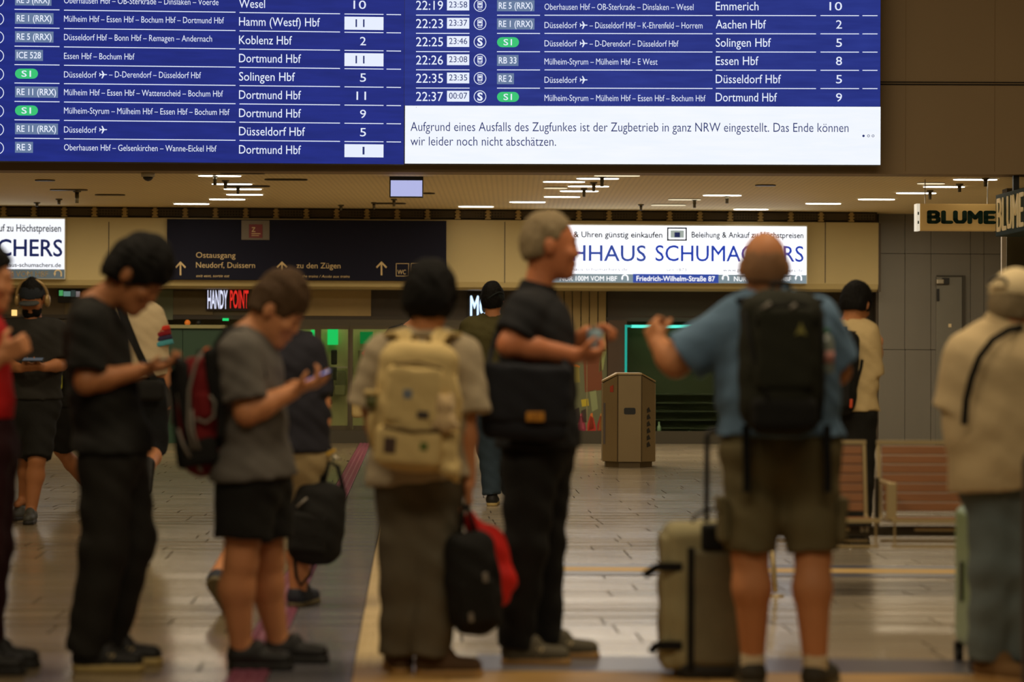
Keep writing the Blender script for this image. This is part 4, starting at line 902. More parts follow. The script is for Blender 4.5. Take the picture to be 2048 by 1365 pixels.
    for l in sp['legs']:
        h_, k_, an = [J(q) for q in l[:3]]
        if bl <= 1: S.cone(h_, h_.lerp(k_, bl), br[0], br[1], .05, flat=True)
        else: S.cone(h_, k_, br[0], br[1], .05); S.cone(k_, k_.lerp(an, bl-1), br[1], br[2], .03, flat=True)
    bo = soft(S, bt.get('name', 'trousers'), hc, bt['m'], e, None, bt.get('wr', (.006, 30)))
    if bt.get('pockets'):
        for l, sg_ in zip(sp['legs'], (1, -1)):
            h_, k_ = J(l[0]), J(l[1]); c = h_.lerp(k_, .66)+lat*sg_*(br[0]-.020); Sx = Soft(); Sx.rbox(c, (.02, .075, .085), .015, [tuple(lat), tuple(lat.cross(V3(0, 0, 1))), (0, 0, 1)]); soft(Sx, 'cargo_pocket', .011, bt['m'], bo)
            b = MB().box(c+lat*sg_*.008+V3(0, 0, .06), (.035, .15, .05)); b.build('pocket_flap', bt['m'], bo, bevel=.006)
    # ---- shoes
    for l in sp['legs']:
        an = J(l[2]); tf = Vector(l[3]); up = Vector(l[4]) if len(l) > 4 else V3(0, 0, 1); m1, m2 = sp['shoes'][:2]; ln = sp.get('sl', .28)
        if len(l) > 4: heel = an-unit(up)*.09-unit(tf)*.05
        else: heel = V3(an.x, an.y, 0)-unit(tf)*.055
        shoe(e, heel, tf, up, m1, m2, ln, sp.get('shoename', 'shoe'), .009 if hb < .012 else .012, accent=sp['shoes'][2] if len(sp['shoes']) > 2 else None)
        if sp.get('socks'): S = Soft(); S.cone(V3(an.x, an.y, .06), V3(an.x, an.y, sp['socks']), .046, .048, 0, flat=True); soft(S, 'sock', .010, mat('sock', srgb(205, 190, 160), .8), e)
    hh = sp.get('hair')
    if hh: hair(e, hc_, F, U, hs, hh.get('m', DARKH), **{k: v_ for k, v_ in hh.items() if k != 'm'})
    if sp.get('facebits', 1): face_bits(e, hc_, F, U, hs, sp.get('brow', DARKH))
    return e, dict(J=J, hc=hc_, F=F, U=U, L=Lh, hs=hs, lat=lat, nb=nb, ch=ch, wa=wa, hp=hp)
BLK = cloth('cloth_black', srgb(30, 29, 26)); BLK2 = cloth('cloth_offblack', srgb(38, 36, 32)); RUB = mat('rubber_black', srgb(24, 22, 20), .6); CRSOLE = mat('sole_cream', srgb(190, 165, 105), .6); TANSOLE = mat('sole_tan', srgb(165, 125, 70), .6)
def phone(c, D, Np, m=BLACK, label='', glow_=None, ln=.15):
    D = unit(D); Np = Vector(Np); Np = (Np-D*Np.dot(D)).normalized(); W = D.cross(Np); e = empty('phone', c, label, 'phone')
    b = MB(); b.quadbox(c-D*ln/2-W*.036-Np*.0045, D*ln, W*.072, Np*.009); b.build('case', m, e, bevel=.003)
    b = MB(); b.quadbox(c-D*(ln/2-.006)-W*.032+Np*.0046, D*(ln-.012), W*.064, Np*.0008); b.build('screen', glow_ or mat('screen_dark', (.02, .025, .03), .1, emit=(.2, .22, .25), es=.3), e)
    return e
def strapcurve(pts, w_, th, nrm=None):
    """flat strap along points"""
    b = MB(); n = len(pts); pts = [Vector(p) for p in pts]; k0 = 0
    for i, p in enumerate(pts):
        d = (pts[min(i+1, n-1)]-pts[max(i-1, 0)]).normalized(); N_ = Vector(nrm[i]) if isinstance(nrm, list) else Vector(nrm); N_ = (N_-d*N_.dot(d)).normalized(); W = d.cross(N_)
        b.v += [p-W*w_/2, p+W*w_/2, p+W*w_/2+N_*th, p-W*w_/2+N_*th]
    for i in range(n-1):
        for q in range(4): a = i*4+q; c = i*4+(q+1) % 4; b.f.append((a, c, c+4, a+4))
    b.f += [(3, 2, 1, 0), tuple((n-1)*4+q for q in range(4))]; return b
def backpack(label, c, bk, up, sz, m, parts, h=.010, grp=None, name='backpack', wr=(.004, 35)):
    """c centre, bk = direction away from the wearer's back, sz = half (width, depth, height)"""
    bk = unit(bk); up = unit(Vector(up)-bk*Vector(up).dot(bk)); W = up.cross(bk); M = [tuple(W), tuple(bk), tuple(up)]
    e = empty(name, c-up*sz[2], label, 'backpack', grp)
    S = Soft(); S.rbox(c, sz, min(sz[1]*.92, sz[0]*.66), M); S.ell(c+bk*sz[1]*.25-up*sz[2]*.1, (sz[0]*.95, sz[1]*1.0, sz[2]*.85), M, .05); soft(S, 'bag_body', h, m, e, None, wr)
    at = lambda a, b_, d=1.0: c+W*a*sz[0]+up*b_*sz[2]+bk*d*sz[1]
    for p in parts:
        k = p[0]
        if k == 'pocket':
            _, a, b_, ha, hb_, mm = p[:6]; S = Soft(); S.rbox(at(a, b_, .98), (ha*sz[0], sz[1]*.32, hb_*sz[2]), min(.03, sz[1]*.3), M); soft(S, 'pocket', h, mm, e, p[6] if len(p) > 6 else None, (.002, 40))
        elif k == 'line':
            _, pts, r_, mm, nm = p; MB().tube([at(*q) for q in pts], r_, 6).build(nm, mm, e)
        elif k == 'handle':
            _, r_, mm = p; MB().tube([at(-.22, .93, -.2), at(-.2, 1.08, -.2), at(.2, 1.08, -.2), at(.22, .93, -.2)], r_, 8).build('top_handle', mm, e)
        elif k == 'badge':
            _, a, b_, s1, s2, mm, nm = p; q = at(a, b_, 1.25); b = MB(); b.quadbox(q-W*s1/2-up*s2/2-bk*.02, W*s1, bk*.028, up*s2); b.build(nm, mm, e, bevel=.004)
        elif k == 'strap':
            _, pts, w_, mm = p; strapcurve(pts, w_, .012, [bk*-1 if False else (q-c) for q in [Vector(x) for x in pts]]).build('shoulder_strap', mm, e)
    return e, at, M
# ================================================================ PEOPLE OF THE QUEUE
X1, Z1 = V3(1, 0, 0), V3(0, 0, 1)
# --- young man in black, bowed over his phone
YA = 8.86
_, A = person('young man in black T-shirt and trousers, head bowed over a phone, pale-soled sneakers', YA, dict(
    lat=(0, 1, 0), neck=(184, 604), chest=(192, 680), waist=(208, 800), hip=(226, 900), head=(270, 553, 0), face=(.80, -.12, -.62), up=(.55, 0, .8), hs=1.12, skin=SKIN2,
    arms=[((188, 648, .16), (212, 775, .18), (290, 738, .05), ((1, -.2, .10), (-.1, 0, 1), .55, -1)), ((180, 648, -.17), (172, 766, -.21), (282, 742, -.10), ((1, .15, .16), (-.15, .1, 1), .6, 1))],
    ar=(.052, .044, .030), rt=(.112, .112, .120), tsc=1.32,
    legs=[((240, 925, .09), (265, 1085, .09), (212, 1288, .12), (1, -.05, 0)), ((212, 925, -.09), (208, 1095, -.10), (172, 1300, -.08), (1, -.03, 0))],
    shirt=dict(m=BLK, g=.016, hem=(230, 905), sleeve=.80, cr=.026, neck=.066), bottom=dict(m=BLK2, r=(.112, .092, .080), len=2.03, g=.010),
    shoes=(RUB, CRSOLE, mat('shoe_stripe', srgb(170, 150, 105), .6)), sl=.29, hair=dict(m=DARKH, th=.022, top=.034, t=.040, low=.040, n=(1, -1.05), puff=1.02, nz=(.004, 120)), facebits=1))
phone(P(322, 722, YA-.03), (1, 0, .14), (-.2, 0, 1), label='dark phone held flat by the young man in black')
# --- man in grey T-shirt and black shorts
YB = 8.93; GREYT = cloth('shirt_grey', srgb(95, 90, 84)); SHORTB = cloth('shorts_black', srgb(28, 27, 24))
_, B = person('man in grey T-shirt and black shorts looking down at his phone, short brown hair', YB, dict(
    lat=(0, 1, 0), neck=(492, 664), chest=(495, 742), waist=(502, 850), hip=(508, 945), head=(551, 622, 0), face=(.86, -.10, -.50), up=(.45, 0, .88), hs=1.08, skin=SKIN,
    arms=[((500, 702, .17), (520, 820, .18), (590, 775, .06), ((1, -.2, .10), (-.1, 0, 1), .6, -1)), ((478, 705, -.17), (494, 826, -.20), (585, 784, -.11), ((1, .2, .42), (-.3, .2, .9), .75, 1))],
    ar=(.060, .050, .032), rt=(.126, .122, .126), tsc=1.30, lr=(.095, .066, .042),
    legs=[((522, 960, .078), (536, 1120, .10), (556, 1282, .12), (1, -.10, 0)), ((494, 960, -.078), (482, 1125, -.10), (482, 1294, -.08), (1, -.10, 0))],
    shirt=dict(m=GREYT, g=.014, hem=(500, 958), hemn=(.06, 0, -1), sleeve=.80, cr=.028, neck=.068), bottom=dict(name='shorts', m=SHORTB, r=(.125, .112), len=.72, g=.012),
    shoes=(RUB, mat('sole_black', srgb(30, 28, 25), .6)), sl=.27, hair=dict(m=BRWN, th=.010, top=.036, t=.040, low=.020, n=(1, -.95), nz=(.004, 100)), brow=BRWN))
phone(P(628, 758, YB-.08), (1, .1, .45), (-.5, -.1, .8), label='phone with bluish lit screen held by the man in grey T-shirt', glow_=mat('screen_blue', (.02, .03, .05), .1, emit=(.25, .32, .8), es=.7))
REDB = cloth('pack_red', srgb(112, 26, 28)); BLKB = cloth('pack_black', srgb(28, 27, 25)); GRYB = mat('pack_grey', srgb(128, 120, 110), .6)
c5 = P(402, 832, YB)
bp, at5, M5 = backpack('dark red and black backpack with grey piping on the back of the grey-shirted man', c5, (-1, -.12, -.10), (.18, 0, 1), (.155, .085, .235), REDB, [
    ('pocket', 0, .35, .75, .5, BLKB), ('pocket', 0, -.45, .8, .40, BLKB), ('pocket', -.95, .0, .18, .55, REDB),
    ('line', [(-.98, -.9, .2), (-.9, -.2, .75), (-.85, .4, .9), (-.5, .92, .4)], .008, GRYB, 'piping'), ('line', [(.98, -.9, .2), (.9, -.2, .75), (.85, .4, .9), (.5, .92, .4)], .008, GRYB, 'piping'),
    ('line', [(-.6, -.1, 1.35), (-.55, .55, 1.35), (.55, .55, 1.35), (.6, -.1, 1.35)], .005, GRYB, 'zip'), ('line', [(-1.02, -.5, .5), (-1.0, .0, -.3), (-.9, .5, -.6)], .008, GRYB, 'piping'), ('handle', .009, BLKB)])
for (x, y, hx_, hz_, mm, nm) in ((432, 760, .035, .13, BLKB, 'back_panel'), (372, 800, .03, .16, BLKB, 'front_panel'), (398, 905, .075, .055, BLKB, 'bottom_panel'), (408, 812, .032, .060, REDB, 'side_pocket')):
    S = Soft(); S.rbox(P(x, y, YB-.145), (hx_, .03, hz_), .025, [(1, 0, .15), (0, 1, 0), (-.15, 0, 1)]); soft(S, nm, .009, mm, bp, None, (.002, 40))
for pts_ in ([(386, 900), (376, 850), (378, 780), (392, 725), (404, 706)], [(392, 838), (412, 846), (428, 834), (430, 805), (420, 792)], [(398, 900), (386, 862), (384, 820)], [(356, 858), (366, 890), (380, 915)]):
    MB().tube([P(x, y, YB-.178) for x, y in pts_], .0065, 6).build('piping', GRYB, bp)
PK = [(436, 700, -.1), (452, 668, -.14), (474, 668, -.17), (505, 700, -.185), (520, 760, -.17)]
strapcurve([P(x, y, YB+d) for x, y, d in PK], .055, .012, [V3(-.5, -1, .6), V3(-.3, -1, .9), V3(0, -.8, 1), V3(.5, -1, .3), V3(.5, -1, 0)]).build('shoulder_strap', BLKB, bp)
strapcurve([P(x, y, YB+d) for x, y, d in [(430, 900, -.10), (442, 870, -.17), (445, 800, -.20), (440, 745, -.18)]], .03, .008, V3(0, -1, 0)).build('side_strap', BLKB, bp)
tag(blob(Pl(P(415, 708, YB-.05), 0), 416, 706, 11, 0, 'orange_pendant', mat('orange2', srgb(225, 100, 30), .5), 'small orange pendant ball on top of the red backpack', 'ornament'))
# --- navy-shirted walker behind
YC = 11.0; NAVY = cloth('shirt_navy', srgb(38, 37, 44)); BEIG = cloth('shorts_beige', srgb(150, 130, 92))
_, Cc = person('man in navy T-shirt and beige shorts walking away behind the grey-shirted man, one heel raised', YC, dict(
    lat=(-1, 0, 0), neck=(566, 664), chest=(572, 735), waist=(580, 830), hip=(582, 905), head=(562, 622), face=(.45, 1, -.1), hs=1.02, hb=.012, hc=.012, skin=SKIN, facebits=0,
    arms=[((525, 700, 0), (505, 800, .05), (500, 880, .1), None), ((618, 705, 0), (640, 805, 0), (640, 908, -.02), ((.05, 0, -1), (-1, 0, 0), .75, 1))],
    ar=(.058, .050, .034), rt=(.115, .115, .12), tsc=1.42,
    legs=[((560, 930, 0), (500, 1070, .02), (436, 1152, -.25), (.38, .5, -.8), (.0, .8, .5)), ((602, 930, 0), (606, 1070, .03), (595, 1193, 0), (.35, 1, 0))],
    shirt=dict(m=NAVY, g=.016, hem=(575, 905), sleeve=.85, cr=.024), bottom=dict(name='shorts', m=BEIG, r=(.112, .098), len=.85),
    shoes=(mat('shoe_navy', srgb(34, 38, 50), .7), mat('sole_worn', srgb(96, 84, 56), .7)), sl=.28, hair=dict(m=BRWN, t=.09)))
wt = MB(); cw = P(641, 903, YC-.02); wt.tube([cw-Z1*.012, cw+Z1*.012], [.041, .041], 16); ww = wt.build('wrist_watch', mat('watch', srgb(80, 84, 82), .3, metal=.5), None); tag(ww, 'grey wristwatch on the arm of the navy-shirted walker', 'watch')
MB().box(P(641, 903, YC-.068), (.032, .012, .034)).build('watch_face', BLACK, ww, bevel=.004)
kr = empty('key_ring', P(665, 918, YC-.06), 'yellow tag and keys dangling beside the wristwatch of the navy walker', 'keys')
MB().box(P(662, 905, YC-.06), (.05, .008, .018), Matrix.Rotation(-.5, 3, 'Y')).build('yellow_tag', mat('tag_yellow', srgb(190, 150, 50), .6), kr, bevel=.003); MB().tube([P(655, 900, YC-.05), P(672, 916, YC-.06), P(683, 922, YC-.06)], .005, 6).build('key', STEEL, kr); MB().tube([P(668, 915, YC-.06), P(664, 932, YC-.06)], .005, 6).build('key', BLACK, kr)
cb_ = P(634, 1045, YC-.04)
bg, atb, Mb = backpack('black carry bag with open handles hanging from the hand of the navy walker', cb_, (0, -1, 0), (.10, 0, 1), (.130, .08, .200), BLKB, [
    ('pocket', -.2, -.25, .7, .5, BLKB), ('line', [(-.7, .95, .1), (-.45, 1.45, 0), (-.1, 1.5, 0), (.0, .95, .1)], .012, BLKB, 'handle'), ('line', [(.1, .95, .1), (.2, 1.5, 0), (.55, 1.4, 0), (.95, .7, .1)], .012, BLKB, 'handle'),
    ('line', [(-.7, -.85, .3), (-.55, -1.35, .3), (-.35, -1.55, .3), (-.05, -1.3, .3), (.1, -.9, .3)], .009, BLKB, 'dangling_strap'), ('line', [(-.75, .35, 1.2), (-.4, .6, 1.2)], .006, GRYB, 'zip')], name='carry_bag')
bg['category'] = 'bag'
# --- person in beige T-shirt with cream backpack
YD = 8.72; BEI = cloth('shirt_beige', srgb(172, 156, 128)); TAUPE = cloth('trousers_taupe', srgb(92, 84, 68)); CREAM = cloth('pack_cream', srgb(208, 182, 124), noise=.1)
_, D = person('person with round black hair, beige T-shirt and wide taupe trousers seen from behind', YD, dict(
    lat=(-1, 0, 0), neck=(848, 668), chest=(842, 740), waist=(840, 840), hip=(838, 935), head=(860, 600), face=(.25, 1, -.25), hs=1.0, skin=SKIN, facebits=0,
    arms=[((765, 712, 0), (742, 815, .02), (768, 930, .05), ((.1, 0, -1), (1, 0, 0), .5, -1)), ((925, 715, 0), (932, 830, -.02), (937, 965, -.02), ((0, .1, -1), (-1, 0, 0), 1.1, 1))],
    ar=(.052, .038, .028), rt=(.115, .110, .118), tsc=1.42, sw=.17,
    legs=[((808, 970, 0), (806, 1130, 0), (802, 1302, .02), (-.25, 1, 0)), ((872, 970, 0), (872, 1130, -.02), (858, 1306, -.04), (1, -.05, 0))],
    shirt=dict(m=BEI, g=.020, hem=(840, 962), hemn=(.12, 0, -1), sleeve=.98, cr=.046, neck=.062), bottom=dict(m=TAUPE, r=(.108, .094, .084), len=2.03, g=.012),
    shoes=(cloth('shoe_brown', srgb(86, 66, 48)), TANSOLE), sl=.27, hair=dict(m=DARKH, th=.028, top=.030, t=.30, low=.072, n=(1, 0), puff=1.0, nz=(.003, 90), temple=True)))
BR_ = cloth('pack_brown', srgb(110, 90, 60)); c7 = P(832, 812, YD-.20)  # brown cloth for the handle and zips of the cream pack
bp7, at7, M7 = backpack('cream backpack with patches and dangling plush on the back of the beige-shirted person', c7, (0, -1, 0), (.07, 0, 1), (.150, .085, .245), CREAM, [
    ('pocket', -.05, .15, .72, .45, CREAM), ('pocket', -.1, -.62, .85, .30, CREAM), ('handle', .010, BR_), ('line', [(-.6, .62, 1.2), (0, .68, 1.28), (.6, .60, 1.2)], .006, BR_, 'zip'),
    ('line', [(-.75, -.33, 1.3), (0, -.38, 1.34), (.75, -.33, 1.3)], .006, BR_, 'zip'), ('line', [(-1.0, .1, .4), (-1.12, -.3, .4), (-1.0, -.7, .4)], .012, CREAM, 'side_loop'), ('line', [(.9, .5, .5), (1.1, .1, .2), (1.08, -.4, .2), (.9, -.9, .5)], .012, CREAM, 'side_strap'),
    ('badge', -.2, .18, .035, .035, mat('patch_blue', srgb(112, 120, 130), .6), 'round_patch'), ('badge', .22, -.12, .045, .028, mat('patch_dark', srgb(60, 50, 45), .6), 'patch'), ('badge', -.55, -.62, .045, .06, mat('patch_dark2', srgb(72, 52, 42), .6), 'patch'), ('badge', .3, -.60, .03, .03, mat('patch_green', srgb(90, 105, 40), .6), 'patch')])
for sx in (-1, 1):
    strapcurve([P(845+sx*q[0], q[1], YD+q[2]) for q in [(20, 692, -.16), (42, 668, -.13), (62, 672, -.05), (66, 690, .02)]], .06, .016, [V3(0, -1, .6), V3(0, -.6, 1), V3(0, -.2, 1), V3(0, .2, 1)]).build('shoulder_strap', CREAM, bp7)
S = Soft(); pc_ = P(890, 812, YD-.30); S.ell(pc_, (.035, .03, .035)); S.ell(pc_-Z1*.062, (.036, .03, .042)); S.ell(pc_+V3(-.022, 0, .036), (.012, .01, .014)); S.ell(pc_+V3(.022, 0, .036), (.012, .01, .014)); S.cone(pc_-Z1*.05-X1*.02, pc_-Z1*.08-X1*.045, .012, .01); S.cone(pc_-Z1*.05+X1*.02, pc_-Z1*.08+X1*.045, .012, .01)
tag(soft(S, 'plush_pendant', .007, mat('plush', srgb(206, 176, 128), .9, sheen=.5), None), 'small cream plush toy hanging at the right side of the cream backpack', 'toy')
S = Soft(); S.rbox(P(895, 905, YD-.26), (.04, .02, .085), .018, None); S.cone(P(905, 940, YD-.26), P(915, 962, YD-.25), .03, .008, .03); tag(soft(S, 'cream_pouch', .008, CREAM, None, None, (.006, 50)), 'crumpled cream cloth pouch hanging under the plush toy', 'cloth')
cup = P(744, 798, YD-.24); MB().tube([cup-Z1*.03, cup+Z1*.02, cup+Z1*.021, cup+Z1*.04], [.026, .028, .034, .034], 14); 
b = MB().tube([cup-Z1*.035, cup+Z1*.012], [.024, .026], 14).build('pocket_cup', mat('cup_green', srgb(86, 88, 40), .5), None); tag(b, 'small green cup with cream lid in the left side pocket of the cream backpack', 'cup'); MB().tube([cup+Z1*.012, cup+Z1*.034], [.031, .029], 14).build('lid', CREAM, b)
# bags in the right hand
cbk = P(945, 1165, YD-.10); hd_ = P(938, 1002, YD-.03)
bb, at8, M8 = backpack('black backpack carried low by its loop, beside the taupe trousers', cbk, (.2, -1, 0), (-.10, 0, 1), (.098, .075, .195), BLKB, [
    ('pocket', 0, -.35, .75, .45, BLKB), ('line', [(-.3, .95, .1), (-.1, 1.5, .1), (.05, 1.55, .1), (.3, .95, .1)], .010, BLKB, 'carry_loop'), ('badge', .35, .12, .02, .035, GRYB, 'buckle'), ('badge', -.35, -.62, .018, .035, GRYB, 'buckle'), ('line', [(.8, -.2, .8), (.9, .3, .9), (.5, .8, .7)], .008, BLKB, 'side_strap')])
S = Soft(); S.cone(P(938, 1030, YD-.05), P(975, 1095, YD+.02), .020, .070, .05, (0, 1, 0), .7); S.cone(P(975, 1095, YD+.02), P(992, 1160, YD+.02), .072, .078, .05, (0, 1, 0), .7); S.cone(P(992, 1160, YD+.02), P(1002, 1195, YD+.02), .060, .028, .05, (0, 1, 0), .7)
rb_ = soft(S, 'red_bag', .009, mat('red_bag', srgb(225, 32, 26), .6, noise=.15, nscale=30), None, None, (.008, 38)); tag(rb_, 'bright red drawstring bag hanging behind the carried black backpack', 'bag')
MB().tube([P(930, 1008, YD-.04), P(940, 1040, YD-.05), P(960, 1085, YD-.06)], .006, 6).build('cord', BLKB, rb_)

# --- tall grey-haired man
YE = 9.07; NAV2 = cloth('polo_dark', srgb(36, 36, 38)); TRB = cloth('trousers_black', srgb(30, 29, 27))
_, E = person('tall grey-haired man in dark shirt and black trousers facing right, hands raised', YE, dict(
    lat=(0.15, 1, 0), neck=(1072, 588), chest=(1072, 660), waist=(1074, 780), hip=(1076, 880), head=(1098, 492), face=(1, .12, -.02), hs=1.12, skin=SKIN3, nose=1.02,
    arms=[((1085, 628, .18), (1125, 712, .24), (1176, 668, .12), ((.7, -.3, .25), (0, -.2, -1), 1.15, -1)), ((1048, 625, -.17), (1020, 690, -.22), (1150, 712, -.14), ((1, .1, .02), (0, .6, .9), 1.0, 1))],
    ar=(.056, .050, .034), rt=(.138, .135, .135), tsc=1.30,
    legs=[((1092, 910, .09), (1086, 1090, .10), (1090, 1275, .14), (1, -.1, 0)), ((1062, 910, -.09), (1050, 1095, -.10), (1030, 1286, -.06), (1, -.08, 0))],
    shirt=dict(m=NAV2, g=.015, hem=(1076, 895), sleeve=.72, cr=.028, collar=1, vneck=(1112, 615, -.03), neck=.070), bottom=dict(m=TRB, r=(.118, .088, .074), len=2.04, g=.008),
    shoes=(mat('shoe_olive', srgb(84, 76, 56), .7), TANSOLE, mat('shoe_beige', srgb(170, 150, 110), .6)), sl=.285, hair=dict(m=GRYH, th=.006, top=.008, t=.002, low=.034, n=(1, -.80), nz=(.003, 90)), brow=GRYH))
b = MB(); cc = P(1189, 680, YE-.02); b.tube([cc-Z1*.045, cc+Z1*.034, cc+Z1*.040], [.031, .031, .027], 18); tag(b.build('light_blue_cup', mat('cup_blue', srgb(150, 180, 195), .3, spec=.6), None), 'light blue cylindrical bottle held between the hands of the tall man', 'bottle')
MB().tube([cc+Z1*.040, cc+Z1*.055], [.018, .016], 12).build('cap', mat('cap_grey', srgb(120, 110, 95), .5), bpy.data.objects['light_blue_cup'])
MBAG = cloth('bag_navy', srgb(34, 35, 40)); cm = P(1052, 806, YE-.25); me_ = empty('messenger_bag', cm-Z1*.16, 'dark navy messenger bag with a yellow-orange label at the hip of the tall man', 'bag')
Mm = [(.98, -.05, -.06), (.05, 1, 0), (.06, 0, 1)]
S = Soft(); S.rbox(cm, (.170, .055, .150), .045, Mm); soft(S, 'bag_body', .010, MBAG, me_, None, (.005, 30))
S = Soft(); S.rbox(cm-V3(0, .045, -.035), (.172, .026, .115), .022, Mm); soft(S, 'flap', .010, MBAG, me_, None, (.004, 34))
MB().box(cm+V3(.036, -.078, -.052), (.070, .012, .036)).build('label_patch', mat('label_orange', srgb(196, 132, 34), .6), me_, bevel=.003)
for q in (-.012, .0, .010): MB().box(cm+V3(.036+q*1.2, -.0845, -.052+q*.3), (.008, .002, .018)).build('label_mark', mat('label_mark', srgb(150, 96, 24), .6), me_)
strapcurve([cm+V3(-.15, 0, .12), P(985, 700, YE-.10), P(1005, 640, YE-.12), P(1040, 597, YE-.08), P(1068, 590, YE+.02)], .04, .006, [V3(-1, -.6, .2), V3(-1, -.6, .2), V3(-.8, -.6, .5), V3(-.3, -.5, 1), V3(0, -.2, 1)]).build('shoulder_strap', MBAG, me_)
strapcurve([cm+V3(.15, .02, .12), P(1135, 700, YE-.12), P(1118, 630, YE-.06), P(1085, 596, YE+.02)], .04, .006, [V3(.6, -1, .2), V3(.8, -.8, 0), V3(.8, -.6, .5), V3(.2, -.3, 1)]).build('shoulder_strap', MBAG, me_)

# --- bald man with black backpack
YF = 8.42; SKINB = mat('skin_bald', srgb(192, 128, 84), .6, spec=.3, noise=.12, nscale=9); BLUE = cloth('shirt_blue', srgb(96, 122, 148), noise=.10); KHAKI = cloth('shorts_khaki', srgb(102, 92, 64))
_, Fp = person('bald man in blue T-shirt and khaki shorts seen from behind, left arm held out', YF, dict(
    lat=(-1, 0, 0), neck=(1532, 592), chest=(1556, 672), waist=(1556, 790), hip=(1560, 880), head=(1529, 536), face=(.12, 1, -.10), hs=1.12, skin=SKINB, facebits=0,
    arms=[((1478, 642, 0), (1352, 726, .06), (1318, 690, .13), ((-.3, .5, .75), (.6, .6, 0), 1.0, -1)), ((1634, 645, 0), (1672, 742, .05), (1662, 690, .22), ((-.2, 1, .3), (-1, 0, 0), .9, 1))],
    ar=(.062, .056, .036), rt=(.142, .140, .142), tsc=1.38, lr=(.095, .068, .045),
    legs=[((1512, 905, 0), (1500, 1110, -.02), (1506, 1310, .02), (-.12, 1, 0)), ((1612, 905, 0), (1626, 1110, -.02), (1630, 1322, -.06), (.45, 1, 0))],
    shirt=dict(m=BLUE, g=.022, hem=(1550, 872), sleeve=.86, cr=.040, neck=.072), bottom=dict(name='cargo_shorts', m=KHAKI, r=(.128, .096), len=.97, g=.016, pockets=1),
    shoes=(mat('shoe_dark', srgb(48, 44, 34), .7), mat('sole_grey', srgb(88, 80, 60), .6)), sl=.29, socks=.135, hair=dict(m=mat('stubble', srgb(140, 100, 66), .7, noise=.1, nscale=60), th=.001, top=-.01, t=.02, low=.040, n=(1, .1), nz=(.001, 90))))
OLV = cloth('pack_olive', srgb(40, 40, 30)); c10 = P(1562, 725, YF-.24)
bp10, at10, M10 = backpack('large black-olive hiking backpack with faint yellow emblem worn by the bald man', c10, (0, -1, 0), (.0, 0, 1), (.150, .105, .265), OLV, [
    ('pocket', 0, .18, .72, .58, OLV), ('pocket', 0, -.70, .8, .22, BLKB), ('handle', .011, BLKB), ('line', [(-.7, .5, 1.2), (-.5, .78, 1.1), (.5, .78, 1.1), (.7, .5, 1.2)], .006, BLKB, 'zip'),
    ('line', [(-.95, .7, .6), (-.75, .1, 1.1), (-.4, -.5, 1.25), (-.1, -.9, 1.1)], .007, BLKB, 'compression_strap'), ('line', [(.95, .7, .6), (.95, 0, .7), (.9, -.8, .7)], .007, BLKB, 'compression_strap'), ('line', [(-.55, .72, 1.2), (-.35, .80, 1.2)], .008, GRYB, 'zip_pull'), ('line', [(.12, .72, 1.2), (.25, .78, 1.2)], .008, GRYB, 'zip_pull')])
em = MB(); q = at10(.36, .44, 1.34); em.prism([q+V3(-.022, 0, -.02), q+V3(-.010, 0, .002), q+V3(0, 0, .028), q+V3(.010, 0, .002), q+V3(.022, 0, -.02), q+V3(0, 0, -.012)], (0, .012, 0)); em.build('emblem', mat('emblem_yellow', srgb(130, 124, 60), .6), bp10)
for sx in (-1, 1): strapcurve([P(1558+sx*q[0], q[1], YF+q[2]) for q in [(45, 640, -.20), (58, 602, -.14), (72, 606, -.05), (84, 640, .05)]], .065, .018, [V3(0, -1, .5), V3(0, -.6, 1), V3(0, -.2, 1), V3(sx*.4, .4, .8)]).build('shoulder_strap', BLKB, bp10)
for x in (1492, 1654): strapcurve([P(x, 850, YF-.17), P(x, 900, YF-.17), P(x+2, 950, YF-.165), P(x+1, 985, YF-.16)], .028, .006, V3(0, -1, 0)).build('hip_strap', BLKB, bp10)
b = MB(); cc = P(1650, 700, YF-.20); b.tube([cc-Z1*.085, cc-Z1*.08, cc+Z1*.02, cc+Z1*.045, cc+Z1*.06], [.030, .033, .033, .026, .014], 16); wb = tag(b.build('water_bottle', mat('pet_bottle', srgb(150, 160, 150), .15, spec=.7, alpha=.75), None), 'small clear water bottle with green cap in the side pocket of the olive backpack', 'bottle')
MB().tube([cc+Z1*.060, cc+Z1*.078], [.016, .015], 14).build('bottle_cap', mat('cap_green', srgb(56, 120, 82), .5), wb); MB().tube([cc-Z1*.05, cc-Z1*.005], [.0336, .0336], 16).build('bottle_label', mat('label_pink', srgb(190, 130, 120), .5), wb)
# --- suitcase beside him
YS = 8.74; SUIT = cloth('suitcase_olive', srgb(158, 148, 112), noise=.10); cs = P(1402, 1192, YS); SD = cloth('suitcase_dark', srgb(118, 110, 86))
sc_ = empty('suitcase', V3(cs.x, YS, 0), 'soft olive-grey suitcase with black straps standing beside the bald man', 'suitcase')
S = Soft(); S.rbox(cs, (.145, .15, .288), .06, [(.995, 0, .02), (0, 1, 0), (-.02, 0, 1)]); soft(S, 'case_body', .010, SUIT, sc_, None, (.004, 26))
S = Soft(); S.rbox(cs+V3(-.128, 0, -.015), (.034, .13, .262), .03); soft(S, 'front_pocket', .010, SUIT, sc_, None, (.005, 24))
S = Soft(); S.rbox(cs+V3(.040, -.135, -.03), (.105, .03, .225), .025); soft(S, 'side_panel', .010, SD, sc_, None, (.002, 30))
S = Soft(); S.rbox(cs+V3(.072, -.10, .238), (.085, .075, .050), .012); soft(S, 'handle_housing', .010, BLKB, sc_)
S = Soft(); S.rbox(cs+V3(.03, -.005, -.276), (.118, .150, .032), .02); soft(S, 'base', .010, mat('case_base', srgb(30, 28, 24), .6), sc_)
